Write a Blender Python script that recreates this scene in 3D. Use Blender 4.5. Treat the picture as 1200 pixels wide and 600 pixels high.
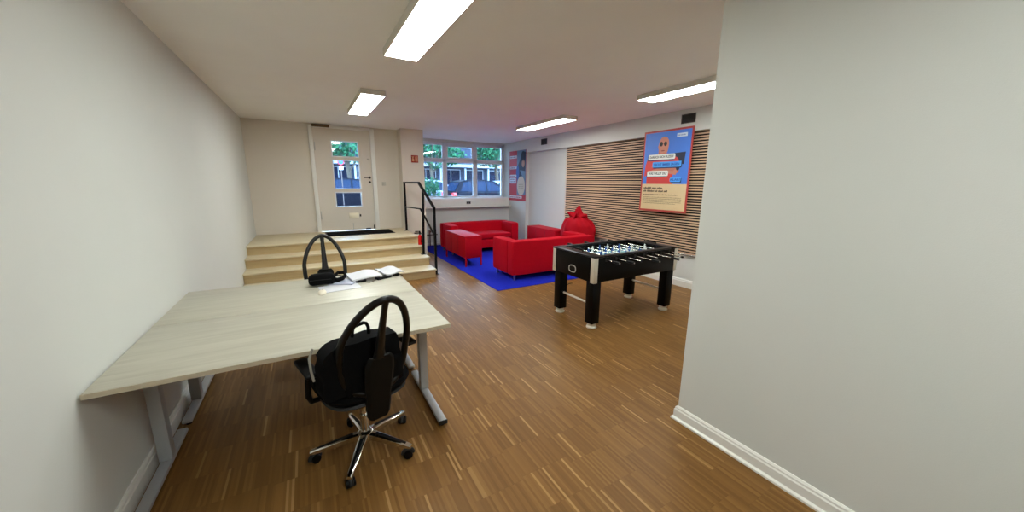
import bpy, bmesh, math, random
from math import sin, cos, pi, radians as R
from mathutils import Vector as V, Matrix as M4

random.seed(7)
for o in list(bpy.data.objects): bpy.data.objects.remove(o)
SC = bpy.context.scene
COL = SC.collection

# ------------------------------------------------------------------ camera
yaw, pit, rol, FPX = R(29.847), R(11.577), R(0.509), 414.79
fw = V((sin(yaw)*cos(pit), cos(yaw)*cos(pit), -sin(pit)))
r0 = V((cos(yaw), -sin(yaw), 0)); u0 = r0.cross(fw)
rt = cos(rol)*r0 + sin(rol)*u0; up = -sin(rol)*r0 + cos(rol)*u0
cam = bpy.data.cameras.new('camera'); co = bpy.data.objects.new('camera', cam); COL.objects.link(co)
m = M4.Identity(4)
for i in range(3):
    m[i][0] = rt[i]; m[i][1] = up[i]; m[i][2] = -fw[i]
m.translation = V((0, 0, 1.6))
co.matrix_world = m
cam.sensor_fit = 'HORIZONTAL'; cam.sensor_width = 36.0; cam.lens = FPX/1200*36.0
cam.clip_start = 0.05; cam.clip_end = 300
SC.camera = co

# ------------------------------------------------------------------ world, exposure
LAMP = 36.0            # strength of the ceiling panels
W = bpy.data.worlds.new('overcast_sky'); SC.world = W; W.use_nodes = True
nt = W.node_tree; nt.nodes.clear()
wo = nt.nodes.new('ShaderNodeOutputWorld'); bg = nt.nodes.new('ShaderNodeBackground')
tc = nt.nodes.new('ShaderNodeTexCoord'); sx = nt.nodes.new('ShaderNodeSeparateXYZ')
cr = nt.nodes.new('ShaderNodeValToRGB')
cr.color_ramp.elements[0].position = 0.0; cr.color_ramp.elements[0].color = (0.56, 0.80, 1.0, 1)
cr.color_ramp.elements[1].position = 0.7; cr.color_ramp.elements[1].color = (0.38, 0.64, 1.0, 1)
nt.links.new(tc.outputs['Generated'], sx.inputs[0]); nt.links.new(sx.outputs['Z'], cr.inputs[0])
nt.links.new(cr.outputs[0], bg.inputs[0]); bg.inputs[1].default_value = 19.0
nt.links.new(bg.outputs[0], wo.inputs[0])
SC.view_settings.view_transform = 'Standard'
SC.view_settings.look = 'None'
SC.view_settings.gamma = 1.0
SC.view_settings.use_curve_mapping = False
SC.view_settings.exposure = 0.0
try:
    SC.cycles.max_bounces = 10; SC.cycles.diffuse_bounces = 6; SC.cycles.transparent_max_bounces = 24
    SC.cycles.use_denoising = True
    SC.cycles.sample_clamp_indirect = 6.0
except Exception: pass

# ------------------------------------------------------------------ materials
def lin(c):
    return tuple((x/12.92 if x <= .04045 else ((x+.055)/1.055)**2.4) for x in [v/255 for v in c])
MATS = {}
def mat(name, rgb, rough=.5, metal=0, var=.06, scale=8, bump=0, bscale=200, spec=.5, coat=0, stretch=None, sheen=0):
    if name in MATS: return MATS[name]
    mt = bpy.data.materials.new(name); mt.use_nodes = True; n = mt.node_tree
    b = n.nodes['Principled BSDF']
    c = lin(rgb)
    t = n.nodes.new('ShaderNodeTexCoord'); mp = n.nodes.new('ShaderNodeMapping')
    if stretch: mp.inputs['Scale'].default_value = stretch
    n.links.new(t.outputs['Object'], mp.inputs[0])
    no = n.nodes.new('ShaderNodeTexNoise'); no.inputs['Scale'].default_value = scale; no.inputs['Detail'].default_value = 4
    n.links.new(mp.outputs[0], no.inputs[0])
    mx = n.nodes.new('ShaderNodeMix'); mx.data_type = 'RGBA'
    mx.inputs['A'].default_value = (*[x*(1-var) for x in c], 1)
    mx.inputs['B'].default_value = (*[min(1, x*(1+var)) for x in c], 1)
    n.links.new(no.outputs['Fac'], mx.inputs['Factor']); n.links.new(mx.outputs['Result'], b.inputs['Base Color'])
    b.inputs['Roughness'].default_value = rough; b.inputs['Metallic'].default_value = metal
    b.inputs['Specular IOR Level'].default_value = spec
    b.inputs['Coat Weight'].default_value = coat
    b.inputs['Sheen Weight'].default_value = sheen
    if bump:
        n2 = n.nodes.new('ShaderNodeTexNoise'); n2.inputs['Scale'].default_value = bscale
        n.links.new(mp.outputs[0], n2.inputs[0])
        bp = n.nodes.new('ShaderNodeBump'); bp.inputs['Strength'].default_value = bump; bp.inputs['Distance'].default_value = .004
        n.links.new(n2.outputs['Fac'], bp.inputs['Height']); n.links.new(bp.outputs[0], b.inputs['Normal'])
    MATS[name] = mt
    return mt

def glass_mat():
    mt = bpy.data.materials.new('window_glass'); mt.use_nodes = True; n = mt.node_tree; n.nodes.clear()
    o = n.nodes.new('ShaderNodeOutputMaterial'); mx = n.nodes.new('ShaderNodeMixShader')
    tr = n.nodes.new('ShaderNodeBsdfTransparent'); tr.inputs[0].default_value = (.93, .97, 1, 1)
    gl = n.nodes.new('ShaderNodeBsdfGlossy'); gl.inputs['Roughness'].default_value = .02
    lw = n.nodes.new('ShaderNodeFresnel'); lw.inputs[0].default_value = 1.45
    n.links.new(lw.outputs[0], mx.inputs[0]); n.links.new(tr.outputs[0], mx.inputs[1]); n.links.new(gl.outputs[0], mx.inputs[2])
    n.links.new(mx.outputs[0], o.inputs[0]); return mt
GLASS = glass_mat()

def emit_mat(name, rgb, s):
    mt = bpy.data.materials.new(name); mt.use_nodes = True; n = mt.node_tree; n.nodes.clear()
    o = n.nodes.new('ShaderNodeOutputMaterial'); e = n.nodes.new('ShaderNodeEmission')
    e.inputs[0].default_value = (*rgb, 1); e.inputs[1].default_value = s
    n.links.new(e.outputs[0], o.inputs[0]); return mt

def parquet():
    mt = bpy.data.materials.new('strip_parquet'); mt.use_nodes = True; n = mt.node_tree; L = n.links
    b = n.nodes['Principled BSDF']
    def math_(op, a, bb=None, c=None):
        x = n.nodes.new('ShaderNodeMath'); x.operation = op
        for i, v in enumerate((a, bb, c)):
            if v is None: continue
            if isinstance(v, (int, float)): x.inputs[i].default_value = v
            else: L.new(v, x.inputs[i])
        return x.outputs[0]
    t = n.nodes.new('ShaderNodeTexCoord'); s = n.nodes.new('ShaderNodeSeparateXYZ'); L.new(t.outputs['Object'], s.inputs[0])
    X, Y = s.outputs['X'], s.outputs['Y']
    si = math_('FLOOR', math_('DIVIDE', X, .0125))
    gi = math_('FLOOR', math_('DIVIDE', X, .30))
    wn = n.nodes.new('ShaderNodeTexWhiteNoise'); wn.noise_dimensions = '1D'; L.new(gi, wn.inputs['W'])
    wn1 = n.nodes.new('ShaderNodeTexWhiteNoise'); wn1.noise_dimensions = '1D'; L.new(si, wn1.inputs['W'])
    off = math_('ADD', math_('MULTIPLY', wn.outputs['Value'], .23), math_('MULTIPLY', wn1.outputs['Value'], .0))
    yy = math_('DIVIDE', math_('ADD', Y, off), .23)
    ji = math_('FLOOR', yy)
    cb = n.nodes.new('ShaderNodeCombineXYZ'); L.new(si, cb.inputs[0]); L.new(ji, cb.inputs[1])
    w2 = n.nodes.new('ShaderNodeTexWhiteNoise'); w2.noise_dimensions = '2D'; L.new(cb.outputs[0], w2.inputs['Vector'])
    cb2 = n.nodes.new('ShaderNodeCombineXYZ'); L.new(gi, cb2.inputs[0]); L.new(ji, cb2.inputs[1])
    w3 = n.nodes.new('ShaderNodeTexWhiteNoise'); w3.noise_dimensions = '2D'; L.new(cb2.outputs[0], w3.inputs['Vector'])
    ra = n.nodes.new('ShaderNodeValToRGB'); e = ra.color_ramp.elements
    cols = [(0, (111, 77, 38)), (.35, (118, 83, 42)), (.70, (125, 89, 46)), (.955, (132, 96, 51)), (.992, (164, 127, 80))]
    e[0].position = 0; e[0].color = (*lin(cols[0][1]), 1); e[1].position = cols[1][0]; e[1].color = (*lin(cols[1][1]), 1)
    for p, c in cols[2:]:
        q = e.new(p); q.color = (*lin(c), 1)
    L.new(w2.outputs['Value'], ra.inputs[0])
    # block-to-block tone and soft grain
    g = n.nodes.new('ShaderNodeTexNoise'); g.inputs['Scale'].default_value = 30; g.inputs['Detail'].default_value = 5
    mp = n.nodes.new('ShaderNodeMapping'); mp.inputs['Scale'].default_value = (6, .5, 1); L.new(t.outputs['Object'], mp.inputs[0]); L.new(mp.outputs[0], g.inputs[0])
    # joints
    fx = math_('FRACT', math_('DIVIDE', X, .0125)); fy = math_('FRACT', yy)
    jy = math_('LESS_THAN', fy, .012)
    k = math_('ADD', math_('ADD', math_('MULTIPLY', w3.outputs['Value'], .08), .85), math_('MULTIPLY', g.outputs['Fac'], .22))
    k = math_('SUBTRACT', k, math_('MULTIPLY', jy, .12))
    mul = n.nodes.new('ShaderNodeMix'); mul.data_type = 'RGBA'; mul.blend_type = 'MULTIPLY'; mul.inputs['Factor'].default_value = 1
    cc = n.nodes.new('ShaderNodeCombineColor')
    for i in range(3): L.new(k, cc.inputs[i])
    L.new(ra.outputs[0], mul.inputs['A']); L.new(cc.outputs[0], mul.inputs['B'])
    L.new(mul.outputs['Result'], b.inputs['Base Color'])
    rr = math_('ADD', math_('MULTIPLY', g.outputs['Fac'], .16), .36)
    L.new(rr, b.inputs['Roughness'])
    b.inputs['Specular IOR Level'].default_value = .16
    return mt

def wood_grain(name, c1, c2, sc, rough=.45):
    mt = bpy.data.materials.new(name); mt.use_nodes = True; n = mt.node_tree; L = n.links; b = n.nodes['Principled BSDF']
    t = n.nodes.new('ShaderNodeTexCoord'); mp = n.nodes.new('ShaderNodeMapping'); mp.inputs['Scale'].default_value = sc
    L.new(t.outputs['Object'], mp.inputs[0])
    g = n.nodes.new('ShaderNodeTexNoise'); g.inputs['Scale'].default_value = 1; g.inputs['Detail'].default_value = 8; g.inputs['Distortion'].default_value = .6
    L.new(mp.outputs[0], g.inputs[0]); ra = n.nodes.new('ShaderNodeValToRGB')
    ra.color_ramp.elements[0].position = .3; ra.color_ramp.elements[0].color = (*lin(c1), 1)
    ra.color_ramp.elements[1].position = .7; ra.color_ramp.elements[1].color = (*lin(c2), 1)
    L.new(g.outputs['Fac'], ra.inputs[0]); L.new(ra.outputs[0], b.inputs['Base Color']); b.inputs['Roughness'].default_value = rough
    MATS[name] = mt; return mt

PAINT = (226, 223, 214)
m_wall = mat('white_wall_paint', (210, 211, 206), .85, var=.02, scale=3, bump=.15, bscale=300, spec=.2)
m_ceil = mat('ceiling_plaster', (242, 241, 236), .95, var=.03, scale=2.5, bump=.2, bscale=120, spec=.1)
m_door_paint = mat('door_wall_paint', (214, 205, 192), .6, var=.02, scale=3)
m_trim = mat('white_gloss_trim', (232, 231, 225), .35, var=.01)
m_frame = mat('window_frame_plastic', (225, 228, 232), .35, var=.01)
m_floor = parquet()
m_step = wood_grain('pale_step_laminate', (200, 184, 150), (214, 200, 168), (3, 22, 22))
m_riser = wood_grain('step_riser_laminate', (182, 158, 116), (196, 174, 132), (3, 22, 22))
m_desk = wood_grain('pale_desk_laminate', (172, 167, 151), (188, 184, 168), (2.5, 26, 10), .4)
m_desk_edge = mat('desk_edge_band', (196, 184, 160), .5)
m_silver = mat('silver_powder_coat', (176, 178, 180), .38, .35, .02)
m_chrome = mat('chrome', (225, 222, 216), .1, 1, .01)
m_satin = mat('satin_chrome', (226, 222, 208), .32, .55, .01)
m_steel = mat('brushed_steel', (190, 188, 182), .3, 1, .03)
m_black = mat('black_plastic', (4, 4, 5), .45, var=.1, spec=.22)
m_blackf = mat('black_fabric', (5, 5, 6), .95, var=.2, bump=.3, spec=.15)
m_rail = mat('black_painted_steel', (5, 5, 6), .45, var=.05, spec=.2)
m_olive = mat('dark_olive_plastic', (10, 8, 5), .65, var=.08, spec=.2)
m_hoop = mat('dark_brown_plastic', (12, 9, 6), .4, var=.1, spec=.3)
m_dgrey = mat('dark_grey_plastic', (34, 33, 32), .5, spec=.3)
m_red = mat('red_upholstery', (182, 5, 28), .85, var=.10, scale=14, bump=.35, bscale=420, spec=.12, sheen=.0)
m_redlac = mat('red_lacquer', (176, 12, 30), .55, var=.03, scale=4, spec=.08)
m_bean = mat('red_nylon', (162, 4, 22), .8, var=.12, scale=6, bump=.25, bscale=90, spec=.15)
m_rug = mat('blue_carpet', (34, 44, 178), .97, var=.14, scale=60, bump=.8, bscale=260, spec=.05)
m_slat = wood_grain('slat_wood', (200, 166, 138), (224, 192, 160), (30, 1.5, 30), .55)
m_slatback = mat('dark_felt_backing', (22, 9, 8), .95)
m_tblack = mat('black_laminate', (3, 2, 2), .4, var=.08, spec=.14)
m_toprail = mat('black_gloss_top', (10, 10, 11), .3, spec=.25)
m_field = mat('pale_teal_playfield', (150, 196, 204), .3)
m_white = mat('white_plastic', (235, 235, 232), .4)
m_blue = mat('blue_plastic', (40, 90, 170), .4)
m_paper = mat('white_paper', (206, 206, 211), .8, var=.02)
m_paper2 = mat('bluish_paper', (178, 183, 202), .8, var=.03)
m_mat = mat('black_rubber_mat', (12, 11, 11), .95, var=.2, scale=60, bump=.6, spec=.05)
m_signred = mat('sign_red', (150, 24, 14), .45)
m_extred = mat('extinguisher_red', (196, 20, 16), .25)
m_vent = mat('vent_dark', (30, 28, 28), .7)
m_diff = emit_mat('lit_panel_diffuser', (.925, .985, .955), LAMP)
m_lamp = mat('lamp_housing_white', (205, 200, 188), .5)

# ------------------------------------------------------------------ mesh helpers
def NB(): return bmesh.new()
def bx(bm, x0, x1, y0, y1, z0, z1, bev=0, seg=2, rot=None, piv=None):
    t = bmesh.new()
    bmesh.ops.create_cube(t, size=1)
    c = V(((x0+x1)/2, (y0+y1)/2, (z0+z1)/2))
    for v in t.verts: v.co = V((v.co.x*(x1-x0), v.co.y*(y1-y0), v.co.z*(z1-z0))) + c
    if bev: bmesh.ops.bevel(t, geom=t.edges[:], offset=bev, segments=seg, profile=.5, affect='EDGES')
    if rot is not None:
        p = piv or c
        for v in t.verts: v.co = rot @ (v.co - p) + p
    join(bm, t); return bm
def join(bm, t):
    me = bpy.data.meshes.new('tmp'); t.to_mesh(me); t.free(); bm.from_mesh(me); bpy.data.meshes.remove(me)
def cyl(bm, p0, p1, r0, r1=None, n=16, caps=True):
    p0, p1 = V(p0), V(p1); r1 = r0 if r1 is None else r1
    d = (p1-p0).normalized(); a = d.orthogonal().normalized(); b = d.cross(a)
    A = [bm.verts.new(p0 + r0*(cos(2*pi*i/n)*a + sin(2*pi*i/n)*b)) for i in range(n)]
    B = [bm.verts.new(p1 + r1*(cos(2*pi*i/n)*a + sin(2*pi*i/n)*b)) for i in range(n)]
    for i in range(n): bm.faces.new((A[i], A[(i+1) % n], B[(i+1) % n], B[i]))
    if caps: bm.faces.new(A[::-1]); bm.faces.new(B)
    return bm
def tube(bm, pts, r, n=10, closed=False, flat=1.0):
    pts = [V(p) for p in pts]; N = len(pts); rings = []
    prev = None
    for i, p in enumerate(pts):
        if closed: d = (pts[(i+1) % N]-pts[i-1]).normalized()
        else: d = (pts[min(i+1, N-1)]-pts[max(i-1, 0)]).normalized()
        if prev is None: a = d.orthogonal().normalized()
        else: a = (prev - d*prev.dot(d)).normalized()
        prev = a; b = d.cross(a); rr = r[i] if isinstance(r, (list, tuple)) else r
        rings.append([bm.verts.new(p + rr*(cos(2*pi*k/n)*a + flat*sin(2*pi*k/n)*b)) for k in range(n)])
    for i in range(N if closed else N-1):
        A, B = rings[i], rings[(i+1) % N]
        for k in range(n): bm.faces.new((A[k], A[(k+1) % n], B[(k+1) % n], B[k]))
    if not closed: bm.faces.new(rings[0][::-1]); bm.faces.new(rings[-1])
    return bm
def lathe(bm, prof, c=(0, 0, 0), n=24, sx=1, sy=1):
    c = V(c); rings = []
    for r, z in prof:
        if r < 1e-5: rings.append([bm.verts.new(c+V((0, 0, z)))])
        else: rings.append([bm.verts.new(c+V((sx*r*cos(2*pi*k/n), sy*r*sin(2*pi*k/n), z))) for k in range(n)])
    for A, B in zip(rings, rings[1:]):
        for k in range(n):
            a0, a1 = A[k % len(A)], A[(k+1) % len(A)]; b0, b1 = B[k % len(B)], B[(k+1) % len(B)]
            f = []
            for v in (a0, a1, b1, b0):
                if v not in f: f.append(v)
            if len(f) > 2: bm.faces.new(f)
    if len(rings[0]) > 1: bm.faces.new(rings[0][::-1])
    if len(rings[-1]) > 1: bm.faces.new(rings[-1])
    return bm
def prism(bm, poly, axis, a, b):
    """extrude a 2D polygon along axis ('x','y','z') from a to b"""
    def P(u, v, w): return {'x': (w, u, v), 'y': (u, w, v), 'z': (u, v, w)}[axis]
    A = [bm.verts.new(P(u, v, a)) for u, v in poly]; B = [bm.verts.new(P(u, v, b)) for u, v in poly]
    n = len(poly)
    for i in range(n): bm.faces.new((A[i], A[(i+1) % n], B[(i+1) % n], B[i]))
    bm.faces.new(A[::-1]); bm.faces.new(B); return bm
def finish(o, me, smooth, parent, loc, kind, label):
    if smooth:
        me.polygons.foreach_set('use_smooth', [True]*len(me.polygons))
        try: me.set_sharp_from_angle(angle=R(38))
        except Exception: pass
    if parent: o.parent = parent
    if loc: o.location = loc
    if kind: o['kind'] = kind
    if label: o['label'] = label
    return o
def obj(name, bm, mt, parent=None, loc=None, smooth=True, kind=None, label=None):
    bmesh.ops.recalc_face_normals(bm, faces=bm.faces[:])
    me = bpy.data.meshes.new(name); bm.to_mesh(me); bm.free()
    o = bpy.data.objects.new(name, me); COL.objects.link(o)
    for q in (mt if isinstance(mt, (list, tuple)) else [mt]): me.materials.append(q)
    return finish(o, me, smooth, parent, loc, kind, label)
def tag(o, label, cat, group=None, kind=None):
    o['label'] = label; o['category'] = cat
    if group: o['group'] = group
    if kind: o['kind'] = kind
    return o
def thing(name, label, cat, loc=(0, 0, 0), rz=0, group=None):
    o = bpy.data.objects.new(name, None); COL.objects.link(o); o.empty_display_size = .1
    o.location = loc; o.rotation_euler = (0, 0, rz); return tag(o, label, cat, group)
def struct(name, bm, mt, parent=None, smooth=False):
    o = obj(name, bm, mt, parent, smooth=smooth)
    if not parent: o['kind'] = 'structure'
    return o
def copy_tree(o, parent=None):
    c = o.copy(); COL.objects.link(c)
    if parent: c.parent = parent
    for ch in [x for x in bpy.data.objects if x.parent == o]: copy_tree(ch, c)
    return c
def box_obj(name, x0, x1, y0, y1, z0, z1, mt, parent=None, bev=0, **k):
    return obj(name, bx(NB(), x0, x1, y0, y1, z0, z1, bev), mt, parent, **k)

# ------------------------------------------------------------------ room shell
XL, XR, YB, YF, ZC = -0.9, 5.1, -4.5, 9.0, 2.70
PX, PY = 2.105, 1.33                       # corner of the white wall on the right
b = NB(); prism(b, [(XL-.2, YB-.2), (PX+.1, YB-.2), (PX+.1, PY-.1), (XR+.2, PY-.1), (XR+.2, YF+.05), (XL-.2, YF+.05)], 'z', -.1, 0)
struct('floor', b, m_floor)
b = NB(); bx(b, XL-.2, XR+.4, YB-.2, YF+.45, ZC, ZC+.15); struct('ceiling', b, m_ceil)
b = NB(); bx(b, XL-.2, XL, YB-.2, 8.35, -.1, ZC); struct('wall_left', b, m_wall)
b = NB(); bx(b, XL, PX, YB-.2, YB, -.1, ZC); struct('wall_back', b, m_wall)
b = NB(); bx(b, PX, XR+.3, YB-.2, PY, -.1, ZC); struct('wall_front_right', b, m_wall)
# right wall: recessed under a beam, flush with it near the window
b = NB(); bx(b, XR, XR+.3, PY, 8.02, -.1, 2.38); bx(b, 5.0, XR+.3, 8.02, YF+.45, -.1, ZC); bx(b, 5.0, XR+.3, PY, 8.02, 2.38, ZC)
struct('wall_right', b, m_wall)
# far wall below / above / beside the big window
WX0, WX1, WZ0, WZ1 = 2.275, 4.995, 1.20, 2.635
b = NB()
bx(b, 2.27, 5.0, 8.92, 9.45, -.1, .98)
bx(b, 2.27, 5.0, 9.0, 9.45, .98, WZ0-.002)
bx(b, 2.27, 5.0, 9.20, 9.45, WZ1, ZC)
struct('wall_far', b, m_wall)
# door wall and the pier beside it
b = NB()
DX0, DX1, DZ0, DZ1 = .20, 1.25, .60, 2.64
bx(b, XL, DX0-.07, 8.15, 8.35, 0, ZC); bx(b, DX1+.07, 1.80, 8.15, 8.35, 0, ZC); bx(b, DX0-.07, DX1+.07, 8.15, 8.35, DZ1+.03, ZC)
bx(b, DX0-.07, DX1+.07, 8.15, 8.35, 0, DZ0-.02)
struct('wall_door', b, m_door_paint)
b = NB(); bx(b, 1.80, 2.27, 7.83, 9.45, 0, ZC); struct('wall_pier', b, m_door_paint)
# baseboards
def baseboard(name, p0, p1, inward, h=.11, t=.018):
    p0, p1, n = V((*p0, 0)), V((*p1, 0)), V((*inward, 0))
    prof = [(0, 0), (t, 0), (t, h*.72), (t*.75, h*.78), (t*.75, h*.88), (t*.35, h), (0, h)]
    b = NB()
    A = [b.verts.new(p0+n*u+V((0, 0, z))) for u, z in prof]; B = [b.verts.new(p1+n*u+V((0, 0, z))) for u, z in prof]
    k = len(prof)
    for i in range(k): b.faces.new((A[i], A[(i+1) % k], B[(i+1) % k], B[i]))
    b.faces.new(A[::-1]); b.faces.new(B)
    o = obj(name, b, m_trim, smooth=False); o['kind'] = 'structure'; return o
baseboard('baseboard_right', (XR, PY+.02), (XR, 8.02), (-1, 0), .13)
baseboard('baseboard_far', (2.29, 8.92), (4.99, 8.92), (0, -1), .07)
baseboard('baseboard_left', (XL, YB), (XL, 5.8), (1, 0))
def bb2():
    b = NB(); h = .10
    prof = [(0, 0), (.03, 0), (.03, .012), (.018, .022), (.018, h*.72), (.013, h*.8), (.013, h*.9), (.005, h), (0, h)]
    # mitred around the corner: along -X side then along +Y face
    def P(s, u, z):
        if s == 0: return (PX-u, YB, z)
        if s == 1: return (PX-u, PY+u, z)
        return (XR-.02, PY+u, z)
    rings = [[b.verts.new(P(s, u, z)) for u, z in prof] for s in range(3)]
    k = len(prof)
    for A, B in zip(rings, rings[1:]):
        for i in range(k): b.faces.new((A[i], A[(i+1) % k], B[(i+1) % k], B[i]))
    b.faces.new(rings[0][::-1]); b.faces.new(rings[-1])
    o = obj('baseboard_front_right', b, m_trim, smooth=False); o['kind'] = 'structure'
bb2()

# ------------------------------------------------------------------ window
fy0, fy1 = 9.235, 9.305
win = thing('window_1', 'x', 'x', (0, 0, 0)); del win['category']; del win['label']; win['kind'] = 'structure'
def fr(name, x0, x1, z0, z1, y0=fy0, y1=fy1, bev=.006): return obj(name, bx(NB(), x0, x1, y0, y1, z0, z1, bev), m_frame, win)
b = NB()
bx(b, WX0, WX1, fy0, fy1, WZ0, WZ0+.035, .005); bx(b, WX0, WX1, fy0, fy1, 2.58, WZ1, .005)
bx(b, WX1-.055, WX1, fy0, fy1, WZ0, WZ1, .005)
bx(b, WX0, WX1, fy0, fy1, 2.145, 2.215, .005)
for x0, x1 in ((3.187, 3.27), (4.055, 4.142)): bx(b, x0, x1, fy0, fy1, WZ0, WZ1, .005)
obj('window_frame', b, m_frame, win)
cols = [(2.32, 3.187), (3.27, 4.055), (4.142, WX1-.055)]
for ci, (x0, x1) in enumerate(cols):
    for ri, (z0, z1) in enumerate(((WZ0+.035, 2.145), (2.215, 2.58))):
        s = .05 if (ri == 1 and ci == 1) else .018
        b = NB()
        bx(b, x0, x1, fy0-.012, fy1-.02, z0, z0+s, .004); bx(b, x0, x1, fy0-.012, fy1-.02, z1-s, z1, .004)
        bx(b, x0, x0+s, fy0-.012, fy1-.02, z0+s, z1-s, .004); bx(b, x1-s, x1, fy0-.012, fy1-.02, z0+s, z1-s, .004)
        sash = obj('window_sash', b, m_frame, win)
        obj('window_pane', bx(NB(), x0+s, x1-s, 9.263, 9.269, z0+s, z1-s), GLASS, sash, smooth=False)
# ledge board below the window
b = NB(); bx(b, 2.275, 4.995, 8.76, 8.92, .965, .995, .003); bx(b, 2.275, 4.995, 8.90, 8.998, .995, 1.20, .002)
o = obj('trim_1', b, m_trim); o['kind'] = 'structure'
b = NB(); bx(b, 2.275, 4.995, 8.985, 9.234, 1.20, 1.216, .002)
o = obj('trim_2', b, m_frame); o['kind'] = 'structure'
s = thing('wall_socket', 'small grey twin socket on the white panel just under the big window', 'socket', (3.746, 8.898, 1.085))
obj('socket_plate', bx(NB(), -.06, .06, -.012, .0, -.035, .035, .004), mat('socket_grey', (120, 120, 124), .5), s)
b = NB()
for q in (-.03, .03): cyl(b, (q, -.014, 0), (q, -.0125, 0), .022, n=16)
obj('socket_insert', b, m_vent, s)

# ------------------------------------------------------------------ street door
door = thing('door_1', 'x', 'x'); del door['category']; del door['label']; door['kind'] = 'structure'
b = NB(); bx(b, DX0-.07, DX0, 8.09, 8.22, DZ0, DZ1+.03, .004); bx(b, DX1-.012, DX1+.07, 8.09, 8.22, DZ0, DZ1+.03, .004); bx(b, DX0, DX1-.012, 8.09, 8.22, DZ1-.01, DZ1+.03, .004)
obj('door_frame', b, m_trim, door)
panes = [(2.09, 2.41), (1.45, 2.04), (1.09, 1.40)]
gx0, gx1 = .50, 1.01
b = NB(); y0, y1 = 8.125, 8.175
lx1 = DX1-.014
bx(b, DX0, gx0, y0, y1, DZ0+.01, DZ1-.012); bx(b, gx1, lx1, y0, y1, DZ0+.01, DZ1-.012)
zz = [DZ0+.01, 1.09, 1.40, 1.45, 2.04, 2.09, 2.41, DZ1-.012]
for i in range(0, 8, 2): bx(b, gx0, gx1, y0, y1, zz[i], zz[i+1])
obj('door_leaf', b, m_door_paint, door, smooth=False)
for z0, z1 in panes:
    b = NB(); t = .02
    bx(b, gx0, gx1, y0-.008, y1+.008, z0, z0+t, .003); bx(b, gx0, gx1, y0-.008, y1+.008, z1-t, z1, .003)
    bx(b, gx0, gx0+t, y0-.008, y1+.008, z0+t, z1-t, .003); bx(b, gx1-t, gx1, y0-.008, y1+.008, z0+t, z1-t, .003)
    pf = obj('pane_frame', b, m_frame, door); obj('pane', bx(NB(), gx0+t, gx1-t, 8.148, 8.154, z0+t, z1-t), GLASS, pf, smooth=False)
b = NB(); cyl(b, (1.185, 8.125, 1.695), (1.185, 8.075, 1.695), .011); bx(b, 1.06, 1.195, 8.066, 8.086, 1.685, 1.705, .006)
cyl(b, (1.185, 8.125, 1.695), (1.185, 8.118, 1.695), .026)
obj('door_handle', b, mat('dark_bronze', (58, 52, 46), .4, .7), door)
b = NB(); cyl(b, (1.182, 8.125, 1.60), (1.182, 8.112, 1.60), .024); obj('lock_escutcheon', b, MATS['dark_bronze'], door)
b = NB(); cyl(b, (1.175, 8.125, 2.065), (1.175, 8.118, 2.065), .013); obj('spy_hole', b, m_chrome, door)
b = NB(); bx(b, .73, .92, 8.113, 8.125, .85, .965, .004); slot = obj('letter_slot', b, mat('polished_plate', (240, 232, 208), .35, .1), door)
obj('letter_flap', bx(NB(), .75, .90, 8.107, 8.113, .875, .94, .003), MATS['polished_plate'], slot)
b = NB(); bx(b, .935, .965, 8.108, 8.125, .89, .935, .003); obj('door_plate', b, MATS['dark_bronze'], door)
b = NB(); bx(b, DX0+.01, DX0+.03, 8.108, 8.125, .85, 1.02, .003); bx(b, DX0+.01, DX0+.03, 8.108, 8.125, 2.2, 2.36, .003); obj('hinge', b, m_steel, door)
b = NB(); cyl(b, (.80, 8.118, .61), (.80, 8.118, .76), .006); obj('drop_bolt', b, m_steel, door)
b = NB(); bx(b, 1.04, 1.14, 8.09, 8.124, .612, .64, .006); bx(b, 1.20, 1.22, 8.09, 8.124, .62, .70, .004); obj('door_stop', b, MATS['dark_bronze'], door)
c = thing('door_closer', 'bronze door closer with white arm fixed above the street door', 'door closer', (.0, 8.088, 2.655))
obj('closer_body', bx(NB(), .20, .50, -.05, 0, -.02, .03, .008), mat('dull_brass', (96, 78, 52), .5, .4), c)
b = NB(); tube(b, [(.48, -.03, .012), (.7, -.10, .022), (.95, -.08, .02), (1.24, -.02, .014)], .010); obj('closer_arm', b, m_white, c)
sw = thing('light_switch', 'small pale rocker switch on the wall between door and pier', 'switch', (1.47, 8.148, 1.57))
obj('switch_plate', bx(NB(), -.04, .04, -.01, 0, -.04, .04, .004), mat('aged_switch', (188, 182, 170), .4), sw)
obj('rocker', bx(NB(), -.022, .022, -.016, -.011, -.026, .026, .002), MATS['aged_switch'], sw)

# exit / fire-alarm type red sign on the pier
sg = thing('safety_sign', 'small square red safety sign on the pier right of the street door', 'sign', (2.072, 7.828, 2.095))
obj('sign_plate', bx(NB(), -.075, .075, -.006, 0, -.075, .075, .002), m_signred, sg)
b = NB()
for (x0, x1, z0, z1) in ((-.06, -.012, .035, .047), (-.06, -.012, -.006, .006), (-.06, -.012, -.047, -.035), (-.045, -.03, -.047, .047),
                         (.012, .022, -.05, .05), (.05, .06, -.05, .05), (.022, .05, .04, .05), (.022, .05, -.05, -.04), (.03, .042, -.02, .02)):
    bx(b, x0, x1, -.0085, -.0065, z0, z1)
obj('sign_symbol', b, mat('sign_cream', (222, 170, 130), .5), sg, smooth=False)

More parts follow.
